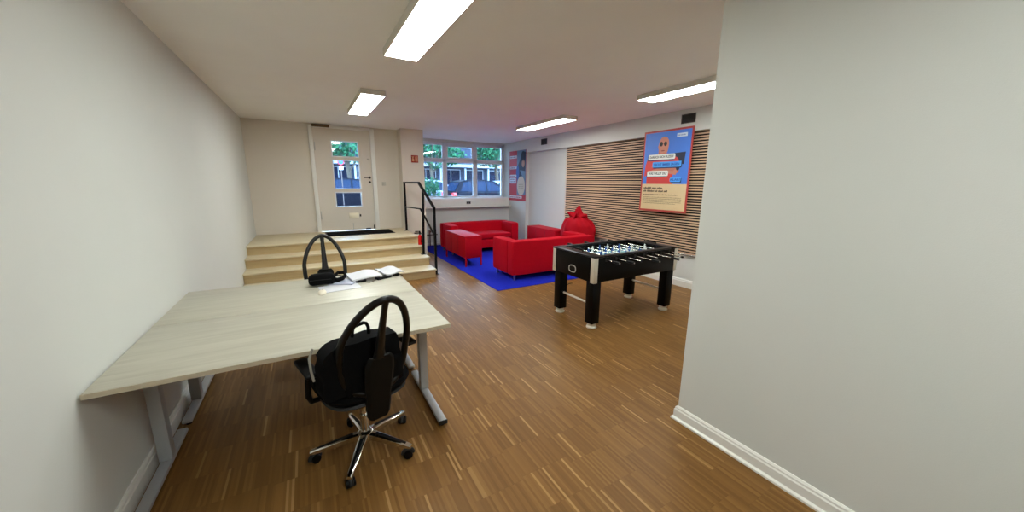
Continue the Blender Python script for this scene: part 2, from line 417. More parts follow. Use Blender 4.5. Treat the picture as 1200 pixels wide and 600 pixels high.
# ------------------------------------------------------------------ entrance stairs
st = thing('entrance_stairs', 'pale wood entrance stairs and landing leading up to the street door', 'stairs', (0, 5.8, 0))
SXR = 1.82
fr_y = [5.80, 6.15, 6.49, 6.80]       # riser faces
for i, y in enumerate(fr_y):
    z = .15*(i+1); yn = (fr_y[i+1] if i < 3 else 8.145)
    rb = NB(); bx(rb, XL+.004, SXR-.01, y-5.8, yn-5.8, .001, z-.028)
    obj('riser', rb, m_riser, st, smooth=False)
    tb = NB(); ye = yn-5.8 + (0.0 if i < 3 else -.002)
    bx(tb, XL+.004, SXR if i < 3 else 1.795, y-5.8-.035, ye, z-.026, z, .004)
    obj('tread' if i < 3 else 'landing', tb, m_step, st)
mt_ = thing('doormat', 'dark rectangular doormat lying on the landing before the street door', 'doormat', (.87, 7.66, .601))
obj('mat_pile', bx(NB(), -.60, .60, -.30, .30, .0, .008, .003), m_mat, mt_)
obj('mat_border', bx(bx(bx(bx(NB(), -.62, .62, -.32, -.302, 0, .006), -.62, .62, .302, .32, 0, .006), -.62, -.602, -.302, .302, 0, .006), .602, .62, -.302, .302, 0, .006), m_black, mt_)

# railing
rl = thing('stair_railing', 'black square tube steel handrail beside the entrance stairs', 'railing', (1.8, 6.0, 0))
def bar(bm, p, q, w=.02, h=None):
    p, q = V(p), V(q); h = h or w; d = (q-p).normalized()
    a = V((1, 0, 0)); a = (a - d*a.dot(d)).normalized(); c = d.cross(a)
    A = [bm.verts.new(p+a*sx_*w+c*sy_*h) for sx_, sy_ in ((-1, -1), (1, -1), (1, 1), (-1, 1))]
    B = [bm.verts.new(q+a*sx_*w+c*sy_*h) for sx_, sy_ in ((-1, -1), (1, -1), (1, 1), (-1, 1))]
    for i in range(4): bm.faces.new((A[i], A[(i+1) % 4], B[(i+1) % 4], B[i]))
    bm.faces.new(A[::-1]); bm.faces.new(B)
P1, P2, P3, KN = V((-.02, 1.62, .6)), V((-.02, .40, .3)), V((.085, .0, 0)), V((-.01, .56, 1.60))
T1, T3 = V((-.02, 1.62, 1.60)), V((.085, 0, 1.18))
def onrail(y): 
    f = (KN.y-y)/(KN.y-T3.y); return KN.lerp(T3, f)
T2 = onrail(.40)
for p, t in ((P1, T1), (P2, T2), (P3, T3)):
    b = NB(); bar(b, p+V((0, 0, .008)), t, .019); pst = obj('post', b, m_rail, rl, smooth=False)
    b = NB(); bx(b, p.x-.045, p.x+.045 if p is P3 else p.x+.035, p.y-.045, p.y+.045, p.z+.0005, p.z+.008, .002); obj('base_plate', b, m_rail, pst)
b = NB(); bar(b, T1+V((0, .02, 0)), KN, .02, .016); bar(b, KN, T3+V((0, -.01, -.01)), .02, .016); obj('handrail', b, m_rail, rl, smooth=False)
b = NB(); K2 = KN-V((0, .04, .47)); bar(b, T1-V((0, 0, .50)), K2, .011, .011); bar(b, K2, T3-V((0, 0, .50)), .012, .012); obj('lower_rail', b, m_rail, rl, smooth=False)

# extinguisher
ex = thing('fire_extinguisher', 'small red fire extinguisher standing on the third step by the railing', 'fire extinguisher', (1.78, 6.60, .4505))
b = NB(); lathe(b, [(.0, 0), (.034, 0), (.036, .01), (.036, .15), (.030, .175), (.014, .19), (.0, .19)]); obj('cylinder', b, m_extred, ex)
b = NB(); cyl(b, (0, 0, .188), (0, 0, .225), .013); bx(b, -.10, .02, -.012, .012, .214, .234, .003); bx(b, -.085, .01, -.012, .012, .246, .262, .003); bx(b, -.012, .012, -.01, .01, .222, .262, .002); obj('valve_lever', b, m_black, ex)
b = NB(); tube(b, [(.012, 0, .215), (.030, -.02, .21), (.036, -.034, .17), (.02, -.043, .10), (.01, -.043, .05)], .007); obj('hose', b, m_black, ex)

# heating pipe behind the railing
hp = thing('heating_pipe', 'thin dark heating pipe with valve low on the wall behind railing', 'pipe', (2.35, 8.86, 0))
b = NB(); tube(b, [(0, 0, .29), (.2, 0, .29), (.40, 0, .29), (.50, 0, .29)], .014); tube(b, [(.10, 0, .29), (.10, 0, .01)], .012); tube(b, [(.30, 0, .29), (.30, 0, .01)], .012)
obj('pipe', b, mat('old_pipe', (86, 74, 72), .5, .3), hp)
b = NB(); cyl(b, (.30, -.0, .40), (.30, -.0, .29), .016); cyl(b, (.30, -.05, .38), (.30, .0, .38), .026); obj('valve', b, MATS['old_pipe'], hp)

# ------------------------------------------------------------------ ceiling lamps
def make_lamp(label):
    t = thing('ceiling_lamp', label, 'ceiling lamp', (0, 0, ZC), 0, 'long rectangular ceiling panels')
    w, l, h = .145, .765, .06
    b = NB(); bx(b, -w, w, -l, -l+.012, -h, -.0005); bx(b, -w, w, l-.012, l, -h, -.0005); bx(b, -w, -w+.010, -l+.012, l-.012, -h, -.0005); bx(b, w-.010, w, -l+.012, l-.012, -h, -.0005)
    bx(b, -w+.010, w-.010, -l+.012, l-.012, -.03, -.0005)
    obj('housing', b, m_lamp, t, smooth=False)
    obj('diffuser', bx(NB(), -w+.011, w-.011, -l+.013, l-.013, -h+.001, -h+.006), m_diff, t, smooth=False)
    return t
L0 = make_lamp('largest ceiling lamp panel, nearest, cut off by the top edge of the photo')
L0.location = (.81, 2.60, ZC)
for (x, y, lb) in ((.815, 5.60, 'small looking lit ceiling lamp panel on the left, before the street door'),
                   (3.87, 5.62, 'lit ceiling lamp panel above the red sofas and near the window'),
                   (3.87, 2.60, 'lit ceiling lamp panel at the right, above the football table'),
                   (.81, -.60, 'unseen ceiling lamp panel behind the camera, added for the room light level')):  # last panel is out of view, added to lift the room's light level
    c = copy_tree(L0); c.location = (x, y, ZC); c['label'] = lb

# ------------------------------------------------------------------ vents on the beam
def vent(y0, y1, z0, z1, nx, label):
    t = thing('wall_vent', label, 'vent', (4.998, (y0+y1)/2, (z0+z1)/2), 0, 'dark vents on the white beam')
    w, h = abs(y1-y0)/2, (z1-z0)/2
    obj('vent_back', bx(NB(), -.006, 0, -w, w, -h, h), m_vent, t, smooth=False)
    b = NB()
    for i in range(7):
        z = -h + (i+.5)*2*h/7; bx(b, -.016, -.007, -w+.01, w-.01, z-.004, z+.004, rot=M4.Rotation(R(30), 3, 'Y'))
    if nx: bx(b, -.018, -.007, -.006, .006, -h, h)
    obj('louvre', b, mat('vent_black', (52, 48, 46), .6), t, smooth=False)
    b = NB(); bx(b, -.014, 0, -w-.008, -w-.0005, -h-.008, h+.008); bx(b, -.014, 0, w+.0005, w+.008, -h-.008, h+.008); bx(b, -.014, 0, -w, w, -h-.008, -h-.0005); bx(b, -.014, 0, -w, w, h+.0005, h+.008)
    obj('vent_frame', b, mat('vent_grey', (92, 88, 84), .6), t, smooth=False)
vent(7.11, 7.33, 2.515, 2.635, False, 'small dark square vent on the beam, nearer to the window')
vent(3.40, 3.61, 2.505, 2.62, True, 'dark two-part vent grille on the beam above the blue poster')

# ------------------------------------------------------------------ slatted wall panel
sp = thing('slat_panel', 'wooden acoustic wall panel of thin horizontal slats above the baseboard', 'wall panel', (XR, 0, 0))
SY0, SY1, SZ0, SZ1 = 1.45, 6.44, .545, 2.365
obj('backing', bx(NB(), -.018, -.001, SY0, SY1, SZ0, SZ1), m_slatback, sp, smooth=False)
b = NB(); pitch = .0405; ns = int((SZ1-SZ0)/pitch)
joints = [SY0, 4.05, SY1]
for i in range(ns+1):
    z = SZ0+.002+i*pitch
    for a, c in zip(joints, joints[1:]): bx(b, -.048, -.0185, a+.002, c-.002, z, z+.017)
o = obj('slat', b, m_slat, sp, smooth=False)
b = NB(); bx(b, -.052, -.001, SY0, SY1, SZ1+.002, 2.379); obj('top_batten', b, mat('batten_wood', (150, 122, 92), .6), sp, smooth=False)

# ------------------------------------------------------------------ posters
def text_obj(name, s, size, x, z, mt, parent, y=0, bold=0, align='LEFT', xs=1):
    cu = bpy.data.curves.new(name, 'FONT'); cu.body = s; cu.size = size; cu.align_x = align; cu.offset = bold; cu.extrude = .0003
    o = bpy.data.objects.new(name, cu); COL.objects.link(o)
    dg = bpy.context.evaluated_depsgraph_get(); me = bpy.data.meshes.new_from_object(o.evaluated_get(dg))
    bpy.data.objects.remove(o)
    me.name = name; o = bpy.data.objects.new(name, me); COL.objects.link(o); me.materials.clear(); me.materials.append(mt)
    o.parent = parent; o.rotation_euler = (R(90), 0, 0); o.location = (x, y, z); o.scale = (xs, 1, 1)
    return o
def flat(poly, d=.0006):            # polygon in poster x,z, facing -y
    return prism(NB(), poly, 'y', -d, 0)
def rrect(x0, x1, z0, z1, r, n=5, skip=()):
    pts = []
    for k, (cx, cz, a) in enumerate(((x1-r, z1-r, 0), (x0+r, z1-r, 90), (x0+r, z0+r, 180), (x1-r, z0+r, 270))):
        if k in skip: pts.append(((x1, x0, x0, x1)[k], (z1, z1, z0, z0)[k])); continue
        for i in range(n+1):
            t = R(a+90*i/n); pts.append((cx+r*cos(t), cz+r*sin(t)))
    return pts
def ell(cx, cz, a, c, n=24): return [(cx+a*cos(2*pi*i/n), cz+c*sin(2*pi*i/n)) for i in range(n)]
def off(o, k): o.location = (0, -.0045-.0009*k, 0); return o
def pm(n, c): return mat('poster_'+n, c, .45, var=.02)
# poster 1: hung on the beam; local x to the right when seen from the room, facing -y, turned to face -X
PW, PH = .885, 1.275
p1 = thing('advertising_poster', 'red-framed blue poster of a bald man in a red shirt, over the slats', 'poster', (4.985, 3.828, 1.81), -pi/2)
sheet = obj('poster_sheet', bx(NB(), -PW/2, PW/2, -.004, .004, -PH/2, PH/2), pm('orange_red', (180, 66, 58)), p1, smooth=False)
k = 1
hw, hh = PW/2, PH/2
def pp(name, poly, c, lay, mtn=None): 
    o = obj(name, flat(poly), pm(mtn or name, c), p1, smooth=False); return off(o, lay)
zs = -hh + PH*.345
pp('blue_ground', [(-hw+.03, zs), (hw-.03, zs), (hw-.03, hh-.03), (-hw+.03, hh-.03)], (70, 122, 214), 0)
pp('cream_ground', [(-hw+.03, -hh+.03), (hw-.03, -hh+.03), (hw-.03, zs), (-hw+.03, zs)], (214, 190, 148), 0)
pp('dark_block', [(.14, .12), (.33, .10), (.345, .28), (.10, .27)], (40, 44, 66), 1)
# man
pp('ear', ell(-.135, .385, .02, .035)+[], (188, 112, 92), 1, 'skin')
pp('neck', [(-.14, .22), (.0, .22), (.0, .34), (-.14, .34)], (188, 112, 92), 1, 'skin')
pp('head', [( -.14, .34), (-.125, .29), (-.08, .25), (-.03, .25), (.02, .29), (.035, .34), (.042, .42), (.032, .48), (.0, .52), (-.05, .532), (-.10, .52), (-.13, .48), (-.145, .42)], (196, 126, 104), 2, 'skin_light')
pp('shirt', [(-.385, -.08), (-.375, .10), (-.34, .20), (-.22, .26), (-.12, .28), (.0, .28), (.10, .26), (.22, .20), (.27, .10), (.25, -.02), (.155, -.04), (.165, zs), (-.33, zs), (-.335, -.06)], (206, 66, 62), 2)
pp('forearm', [(-.33, .0), (-.2, .035), (.0, .055), (.17, .06), (.24, .02), (.21, -.06), (.05, -.03), (-.12, -.045), (-.3, -.06)], (200, 126, 100), 3, 'skin_light')
pp('forearm', [(-.26, .07), (-.05, .02), (.16, .0), (.2, .04), (.0, .10), (-.2, .12)], (188, 112, 92), 4, 'skin')
pp('wristwatch', ell(.235, .045, .03, .036, 12), (34, 40, 54), 4)
for q in (-.098, -.022): pp('sunglass_lens', ell(q, .425, .029, .036, 16), (30, 18, 22), 3)
pp('sunglass_bridge', [(-.07, .43), (-.05, .43), (-.05, .44), (-.07, .44)], (30, 18, 22), 3, 'sunglass_lens')
pp('mouth', ell(-.06, .32, .035, .008, 12), (130, 60, 56), 3)
# speech bubbles
def bubble(x0, x1, z0, z1, c, txt, tc, sz, skip, name):
    pp('bubble_shadow', rrect(x0+.012*(-1 if skip == (2,) else 1), x1+.012*(-1 if skip == (2,) else 1), z0-.016, z1-.016, .022, skip=skip), (28, 42, 92), 5)
    pp(name, rrect(x0, x1, z0, z1, .022, skip=skip), c, 6)
    t = text_obj('bubble_text', txt, sz, (x0+x1)/2, (z0+z1)/2-sz*.33, pm(tc[0], tc[1]), p1, -.0045-.0063, .0012, 'CENTER')
    w = max(v.co.x for v in t.data.vertices)-min(v.co.x for v in t.data.vertices); t.scale = ((x1-x0)*.88/w, 1, 1)
bubble(-.325, .175, .185, .268, (226, 228, 222), 'DARF ICH DICH DUZEN?', ('ink', (40, 48, 44)), .05, (2,), 'white_bubble')
bubble(-.235, .29, .065, .15, (70, 158, 236), 'NICHT IMMER SAGEN', ('deep_blue', (20, 70, 170)), .05, (0,), 'blue_bubble')
bubble(-.325, .075, -.075, .012, (226, 228, 222), 'WAS WILLST DU?', ('ink', (40, 48, 44)), .052, (2,), 'white_bubble')
bubble(.115, .305, -.165, -.095, (70, 158, 236), 'KLAR!', ('deep_blue', (20, 70, 170)), .045, (0,), 'blue_bubble')
pp('logo_block', [(.17, .505), (.345, .505), (.345, .56), (.17, .56)], (208, 222, 238), 1)
def greek(x0, x1, z, h, c, name, lay=2, seed=1, mtn=None):
    """a line of illegible small print: word-long bars of uneven letters"""
    rnd = random.Random(seed); b = NB(); x = x0
    while x < x1:
        for _ in range(rnd.randint(3, 9)):
            w = h*rnd.uniform(.4, .65)
            if x+w > x1: break
            hh_ = h*rnd.choice((.7, .7, 1.0)); 
            prism(b, [(x, z), (x+w*.78, z), (x+w*.78, z+hh_), (x, z+hh_)], 'y', -.0006, 0); x += w
        x += h*.5
    o = obj(name, b, pm(mtn or 'ink', c), p1, smooth=False); return off(o, lay)
greek(.19, .33, .522, .020, (120, 146, 190), 'logo_text', seed=8, mtn='pale_blue_ink')
greek(-.375, .02, -.275, .030, (56, 48, 38), 'headline_text', seed=2, mtn='brown_ink')
greek(-.375, .10, -.325, .030, (56, 48, 38), 'headline_text', seed=3, mtn='brown_ink')
greek(-.375, .28, -.375, .017, (92, 78, 60), 'subline_text', seed=4, mtn='mid_ink')
for i in range(5): greek(-.375, .35-(.1 if i == 4 else 0), -.415-.024*i, .010, (132, 112, 84), 'body_text', seed=10+i, mtn='pale_ink')

# poster 2 on the right wall near the window
p2 = thing('portrait_poster', 'narrow looking red and blue poster on the wall beside the window', 'poster', (4.992, 8.445, 1.80), -pi/2)
p1, keep = p2, p1
QW, QH = .86, 1.32; hw, hh = QW/2, QH/2
obj('poster_sheet', bx(NB(), -hw, hw, -.004, .004, -hh, hh), pm('crimson', (186, 48, 62)), p2, smooth=False)
pp('grey_blue_ground', [(-.02, -.50), (hw-.002, -.50), (hw-.002, hh-.002), (-.02, hh-.002)], (104, 124, 150), 0)
pp('dark_jacket', [(.14, .15), (.40, .12), (.42, .60), (.28, .62), (.2, .5), (.05, .3), (.02, .0), (.10, -.1), (.25, .0)], (36, 42, 66), 1)
pp('face', ell(.30, .32, .07, .10), (178, 128, 112), 2)
pp('hair', ell(.29, .50, .10, .13), (30, 32, 50), 2)
pp('blue_shirt', ell(.02, .08, .08, .2), (60, 90, 160), 2)
pp('cream_disc', ell(.20, -.26, .20, .25), (206, 190, 170), 3)
for i, z in enumerate((.50, .22, .0)): pp('white_bar', rrect(-.40, -.03, z-.035, z+.035, .01), (214, 206, 216), 2)
pp('white_box', rrect(-.40, -.06, -.20, -.05, .02), (206, 208, 226), 3)
for i, z in enumerate((.485, .205, -.015, -.10, -.16)): greek(-.37, -.08, z, .026, (120, 60, 90), 'bar_text', lay=5, seed=30+i, mtn='plum_ink')
for i in range(4): greek(.08, .32, -.2-.04*i, .015, (140, 120, 90), 'disc_text', lay=5, seed=40+i, mtn='tan_ink')
pp('white_strip', rrect(-.40, .25, -.595, -.53, .01), (222, 214, 220), 2)
greek(-.37, .2, -.578, .028, (150, 40, 60), 'strip_text', lay=4, seed=50, mtn='rose_ink')
p1 = keep

# ------------------------------------------------------------------ carpet
rug = obj('carpet', bx(NB(), 2.385, 4.98, 4.575, 8.88, .0005, .009, .002), m_rug)
tag(rug, 'saturated blue carpet under the red sofas', 'rug')

# ------------------------------------------------------------------ sofas
def soft(bm, x0, x1, y0, y1, z0, z1, bev, puff=0.0):
    """cushion block: rounded and slightly domed"""
    t = bmesh.new(); bmesh.ops.create_cube(t, size=1)
    c = V(((x0+x1)/2, (y0+y1)/2, (z0+z1)/2)); S = V((x1-x0, y1-y0, z1-z0))
    bmesh.ops.subdivide_edges(t, edges=t.edges[:], cuts=7, use_grid_fill=True)
    for v in t.verts:
        p = V((v.co.x*S.x, v.co.y*S.y, v.co.z*S.z))
        q = V([max(-S[i]/2+bev, min(S[i]/2-bev, p[i])) for i in range(3)])
        d = p-q
        if d.length > 1e-9: p = q + d.normalized()*bev
        e = 1-(2*v.co.x)**2; f = 1-(2*v.co.y)**2
        p.z += puff*max(0, e)*max(0, f)*(1 if v.co.z > 0 else 0)
        v.co = p+c
    join(bm, t)
def make_sofa(w, d, label):
    t = thing('sofa', label, 'sofa', (0, 0, 0), 0, 'red two-seater sofas on the blue carpet')   # local: seat faces +y, back at y=0
    a = .20; h = .665
    b = NB(); soft(b, 0, w, 0, .21, .09, h, .035, .004); obj('backrest', b, m_red, t)
    for s, (x0, x1) in enumerate(((0, a-.001), (w-a+.001, w))):
        b = NB(); soft(b, x0, x1, .2105, d, .09, h-.004, .035, .004); obj('armrest', b, m_red, t)
    b = NB(); soft(b, a+.001, w-a-.001, .221, d-.01, .09, .30, .02); obj('seat_base', b, m_red, t)
    b = NB(); soft(b, a+.002, w-a-.002, .222, d, .305, .43, .035, .018); obj('seat_cushion', b, m_red, t)
    for x in (.07, w-.07):
        for y in (.07, d-.07):
            b = NB(); cyl(b, (x, y, .0), (x, y, .095), .017, .022); obj('leg', b, m_steel, t)
    return t
s1 = make_sofa(1.76, .75, 'near red sofa seen from behind, its back toward the football table')
s1.location = (2.82, 4.88, .0092)
s2 = copy_tree(s1); s2['label'] = 'far red sofa under the window, facing into the room'
s2.location = (2.68+1.77, 8.18, .0092); s2.rotation_euler = (0, 0, pi)

# ------------------------------------------------------------------ red side boards
def make_box(label):
    t = thing('low_sideboard', label, 'sideboard', (0, 0, 0), 0, 'narrow red lacquer sideboards')
    w, l, z0, z1 = .36, 1.13, .165, .59
    obj('carcass', bx(NB(), .004, w-.004, .004, l-.004, z0, z1-.022, .003), m_redlac, t)
    obj('top_board', bx(NB(), 0, w, 0, l, z1-.020, z1, .003), m_redlac, t)
    for x in (.02, w-.02):
        for y in (.02, l-.02): obj('leg', bx(NB(), x-.014, x+.014, y-.014, y+.014, 0, z0-.001, .002), m_redlac, t)
    b = NB()
    b.free()
    for y in (l*.33, l*.66): obj('door_gap', bx(NB(), .0, .0035, y-.0015, y+.0015, z0+.03, z1-.05), mat('dark_red_gap', (60, 4, 10), .6), t)
    return t
bxa = make_box('red lacquer sideboard on thin legs near the railing, left of both sofas')
bxa.location = (2.535, 6.22, .0092)
bxb = copy_tree(bxa); bxb['label'] = 'red lacquer sideboard along the right wall behind the beanbag'
bxb.location = (4.60, 6.16, .0092)

# ------------------------------------------------------------------ beanbag
def beanbag():
    b = NB(); n, mring = 64, 40
    prof = [(0, .0), (.30, .0), (.42, .02), (.46, .10), (.48, .22), (.485, .34), (.48, .46), (.475, .60), (.465, .70), (.44, .78), (.385, .84), (.31, .88), (.22, .91), (.15, .95), (.105, 1.0), (.07, 1.07), (.045, 1.12), (.02, 1.15), (0, 1.16)]
    rings = []
    for i, (r, z) in enumerate(prof):
        if r == 0: rings.append([b.verts.new((0, 0, z))]); continue
        ring = []
        for k in range(n):
            a = 2*pi*k/n
            up_ = max(0, (z-.45)/.6)
            f = 1 + .035*sin(5*a+z*7) + .11*up_*sin(9*a+1.3)*(1-.3*sin(2*a))+.05*up_*sin(14*a+z*9) + .03*sin(3*a-z*11) + .22*max(0, up_-.45)*sin(4*a)
            fold = .02*sin(z*40+3*sin(a*2))*(.3 if z < .05 else 1)
            ring.append(b.verts.new(((r*f+fold)*cos(a)*.47, (r*f+fold)*sin(a)*.98, z*(1+.015*sin(3*a)) if z > .02 else z)))
        rings.append(ring)
    for A, B in zip(rings, rings[1:]):
        for k in range(n):
            f = []
            for v in (A[k % len(A)], A[(k+1) % len(A)], B[(k+1) % len(B)], B[k % len(B)]):
                if v not in f: f.append(v)
            b.faces.new(f)
    return b
bg_ = thing('beanbag', 'slumped red beanbag with pointed top in front of the slatted wall', 'beanbag', (4.815, 5.66, .0092))
o = obj('bag', beanbag(), m_bean, bg_); sm = o.modifiers.new('s', 'SUBSURF'); sm.levels = 1; sm.render_levels = 2
b = NB(); nf = 7
cen_b = b.verts.new((0, 0, .86)); cen_t = b.verts.new((0, 0, 1.0)); ring_ = []
for k in range(nf*4):
    a_ = 2*pi*k/(nf*4); spike = (1, .55, .30, .55)[k % 4]
    rr_ = .12 + .15*spike*(.8+.35*sin(2.3*k)); zz_ = .885 + .085*spike*(1+.5*sin(1.7*k))
    ring_.append((b.verts.new((rr_*cos(a_)*.75, rr_*sin(a_)*1.15, zz_)), b.verts.new((rr_*cos(a_)*.72, rr_*sin(a_)*1.1, zz_+.022))))
for k in range(len(ring_)):
    p_, q_ = ring_[k], ring_[(k+1) % len(ring_)]
    b.faces.new((cen_b, q_[0], p_[0])); b.faces.new((cen_t, p_[1], q_[1])); b.faces.new((p_[0], q_[0], q_[1], p_[1]))
obj('gathered_top', b, m_bean, bg_)

# ------------------------------------------------------------------ football table
ft = thing('football_table', 'black table football game with chrome feet and rods', 'table football', (3.30, 3.135, 0))
TX, TY, TZ0, TZ1 = .69, .365, .545, .84
w = .035
obj('end_panel', bx(NB(), -TX, -TX+w, -TY, TY, TZ0, TZ1-.02, .003), m_tblack, ft)
obj('end_panel', bx(NB(), TX-w, TX, -TY, TY, TZ0, TZ1-.02, .003), m_tblack, ft)
obj('side_panel', bx(NB(), -TX+w, TX-w, -TY, -TY+w, TZ0, TZ1-.02, .003), m_tblack, ft)
obj('side_panel', bx(NB(), -TX+w, TX-w, TY-w, TY, TZ0, TZ1-.02, .003), m_tblack, ft)
b = NB(); e = .012
bx(b, -TX-e, -TX+.135, -TY-e, TY+e, TZ1-.019, TZ1, .006); bx(b, TX-.135, TX+e, -TY-e, TY+e, TZ1-.019, TZ1, .006)
bx(b, -TX+.135, TX-.135, -TY-e, -TY+.05, TZ1-.019, TZ1, .004); bx(b, -TX+.135, TX-.135, TY-.05, TY+e, TZ1-.019, TZ1, .004)
obj('top_rail', b, m_toprail, ft)
obj('playfield', bx(NB(), -TX+w+.001, TX-w-.001, -TY+w+.001, TY-w-.001, .70, .712), m_field, ft)
zf = .7125
def line(*q):
    b = NB()
    for x0, x1, y0, y1 in q: bx(b, x0, x1, y0, y1, zf, zf+.0008)
    obj('field_line', b, m_white, ft, smooth=False)
line((-.004, .004, -.32, .32))
for s_ in (-1, 1):
    line((min(s_*.44, s_*.448), max(s_*.44, s_*.448), -.17, .17), *[(min(s_*.448, s_*.64), max(s_*.448, s_*.64), y, y+.008) for y in (-.17, .162)])
obj('centre_circle', tube(NB(), [(.11*cos(2*pi*i/28), .11*sin(2*pi*i/28), zf+.001) for i in range(28)], .003, 4, True), m_white, ft)
# goal mouths
for s_ in (-1, 1):
    b = NB(); bx(b, s_*(TX-w-.006)-.004, s_*(TX-w-.006)+.004, -.10, .10, .713, .79, .002); obj('goal', b, m_dgrey, ft)
# corner protectors
for sx_ in (-1, 1):
    for sy_ in (-1, 1):
        b = NB(); t = .006; l = .05
        x0, x1 = sorted((sx_*(TX+.0005), sx_*(TX+t))); bx(b, x0, x1, min(sy_*(TY-l), sy_*(TY+t)), max(sy_*(TY-l), sy_*(TY+t)), TZ0-.005, TZ1-.0195, .002)
        y0_, y1_ = sorted((sy_*(TY+.0005), sy_*(TY+t))); bx(b, min(sx_*(TX-l), sx_*TX), max(sx_*(TX-l), sx_*TX), y0_, y1_, TZ0-.005, TZ1-.0195, .002)
        obj('corner_protector', b, m_satin, ft)
        # leg
        lx, ly = sx_*(TX-.072), sy_*(TY-.072)
        lg = obj('leg', bx(NB(), lx-.057, lx+.057, ly-.057, ly+.057, .06, TZ0-.001, .004), m_tblack, ft)
        b = NB(); lathe(b, [(0, 0), (.056, 0), (.060, .006), (.058, .016), (.045, .026), (.040, .030), (.044, .036), (.052, .042), (.052, .056), (.046, .0598), (0, .0598)], (lx, ly, 0)); obj('foot', b, m_satin, lg)
for sx_ in (-1, 1):
    b = NB(); cyl(b, (sx_*(TX-.075), -(TY-.075)+.058, .27), (sx_*(TX-.075), (TY-.075)-.058, .27), .013); obj('cross_bar', b, m_satin, ft)
# oval coin / ball return on the end
b = NB(); pts = []
for i in range(28):
    a = 2*pi*i/28; cx_, cz_ = .045*abs(cos(a))**.7*(1 if cos(a) > 0 else -1), .034*abs(sin(a))**.7*(1 if sin(a) > 0 else -1)
    pts.append((-TX-.003, -.005+cx_*1.3, .636+cz_*1.15))
tube(b, pts, .0055, 8, True); ring = obj('ball_return_ring', b, mat('ring_silver', (206, 204, 196), .3, .5), ft)
obj('ball_return_cup', flat([( -.042, .609), (.032, .609), (.046, .636), (.032, .663), (-.042, .663), (-.056, .636)], .002), m_black, ring).matrix_local = M4.Translation((-TX-.0005, 0, 0)) @ M4.Rotation(-pi/2, 4, 'Z')
# rods
def man_mesh(x, y, z, white):
    b = NB()
    bx(b, x-.007, x+.007, y-.011, y+.011, z-.028, z+.022, .003)      # torso through the rod
    bx(b, x-.009, x+.009, y-.015, y+.015, z+.004, z+.020, .003)      # shoulders
    lathe(b, [(0, -.010), (.007, -.007), (.0095, 0), (.007, .008), (0, .011)], (x, y, z+.033), 10)
    bx(b, x-.005, x+.005, y-.009, y+.009, z-.052, z-.026, .002)
    bx(b, x-.009, x+.012, y-.010, y+.010, z-.066, z-.050, .003)
    return b
rodz = .790
mens = [1, 2, 3, 5, 5, 3, 2, 1]; team = [0, 0, 1, 0, 1, 0, 1, 1]
near_out = [.20, .26, .24, .34, .22, .36, .30, .42]
for i in range(8):
    x = -.525+.15*i; ye = -TY-near_out[i] if team[i] == 0 or i > 5 else -TY-near_out[i]
    yf = TY + (.30 if team[i] else .12)
    b = NB(); cyl(b, (x, ye, rodz), (x, yf, rodz), .0075, n=12); rod = obj('rod', b, m_chrome, ft)
    b = NB()
    if team[i] == 0: cyl(b, (x, ye+.004, rodz), (x, ye+.10, rodz), .015, .0125)
    else: cyl(b, (x, ye, rodz), (x, ye+.02, rodz), .012, .012)
    obj('grip', b, m_black, rod); b = NB()
    if team[i] == 1: cyl(b, (x, yf-.09, rodz), (x, yf, rodz), .0125, .015)
    else: cyl(b, (x, yf-.02, rodz), (x, yf, rodz), .012)
    obj('grip', b, m_black, rod)
    b = NB()
    for s_ in (-1, 1): cyl(b, (x, s_*(TY+.0005), rodz), (x, s_*(TY+.014), rodz), .017); cyl(b, (x, s_*(TY-w-.018), rodz), (x, s_*(TY-w-.0005), rodz), .013)
    obj('bushing', b, m_dgrey, rod)
    nmen = mens[i]; spc = {1: 0, 2: .22, 3: .17, 5: .11}[nmen]
    sh = random.uniform(-.03, .03) if nmen < 5 else random.uniform(-.012, .012)
    for q in range(nmen):
        obj('player', man_mesh(x, (q-(nmen-1)/2)*spc+sh, rodz, team[i]), m_white if team[i] else m_blue, rod)
# score counters on both ends
for s_ in (-1, 1):
    b = NB(); cyl(b, (s_*(TX-.07), -.09, TZ1+.025), (s_*(TX-.07), .09, TZ1+.025), .0035); 
    for q in (-.09, .09): cyl(b, (s_*(TX-.07), q, TZ1+.0005), (s_*(TX-.07), q, TZ1+.03), .006)
    sc_ = obj('score_counter', b, m_black, ft)
    b = NB()
    for q in range(10): cyl(b, (s_*(TX-.07), -.08+q*.0125, TZ1+.025), (s_*(TX-.07), -.072+q*.0125, TZ1+.025), .012, n=10)
    obj('score_bead', b, m_black, sc_)

# ------------------------------------------------------------------ desks
def make_desk(label):
    t = thing('desk', label, 'desk', (0, 0, 0), 0, 'pale office desks pushed back to back')
    w, d, h = 1.60, .80, .73
    obj('desktop', bx(NB(), 0, w, 0, d-.001, h-.025, h, .002), m_desk, t)
    b = NB(); bx(b, .0, w, -.0022, -.0003, h-.024, h-.001); bx(b, w+.0003, w+.0022, 0, d-.002, h-.024, h-.001); obj('edge_band', b, m_desk_edge, t, smooth=False)
    for x in (.06, w-.06):
        b = NB(); bx(b, x-.028, x+.028, .02, d-.04, .02, .048, .010)
        ftb = obj('foot_bar', b, m_silver, t)
        obj('foot_cap', bx(NB(), x-.029, x+.029, .012, .0195, .02, .05, .003), m_dgrey, ftb)
        b = NB()
        for y in (.05, d-.08): cyl(b, (x, y, 0), (x, y, .021), .016)
        obj('levelling_foot', b, m_black, ftb)
        obj('leg_column', bx(NB(), x-.030, x+.030, .44, .50, .0485, h-.06, .004), m_silver, t)
        obj('leg_bracket', bx(NB(), x-.018, x+.018, .10, d-.12, h-.06, h-.0255, .004), m_silver, t)
    obj('cross_beam', bx(NB(), .085, w-.085, .45, .49, h-.075, h-.03, .004), m_silver, t)
    return t
dk1 = make_desk('nearer pale wood desk with silver legs, beside the front office chair')
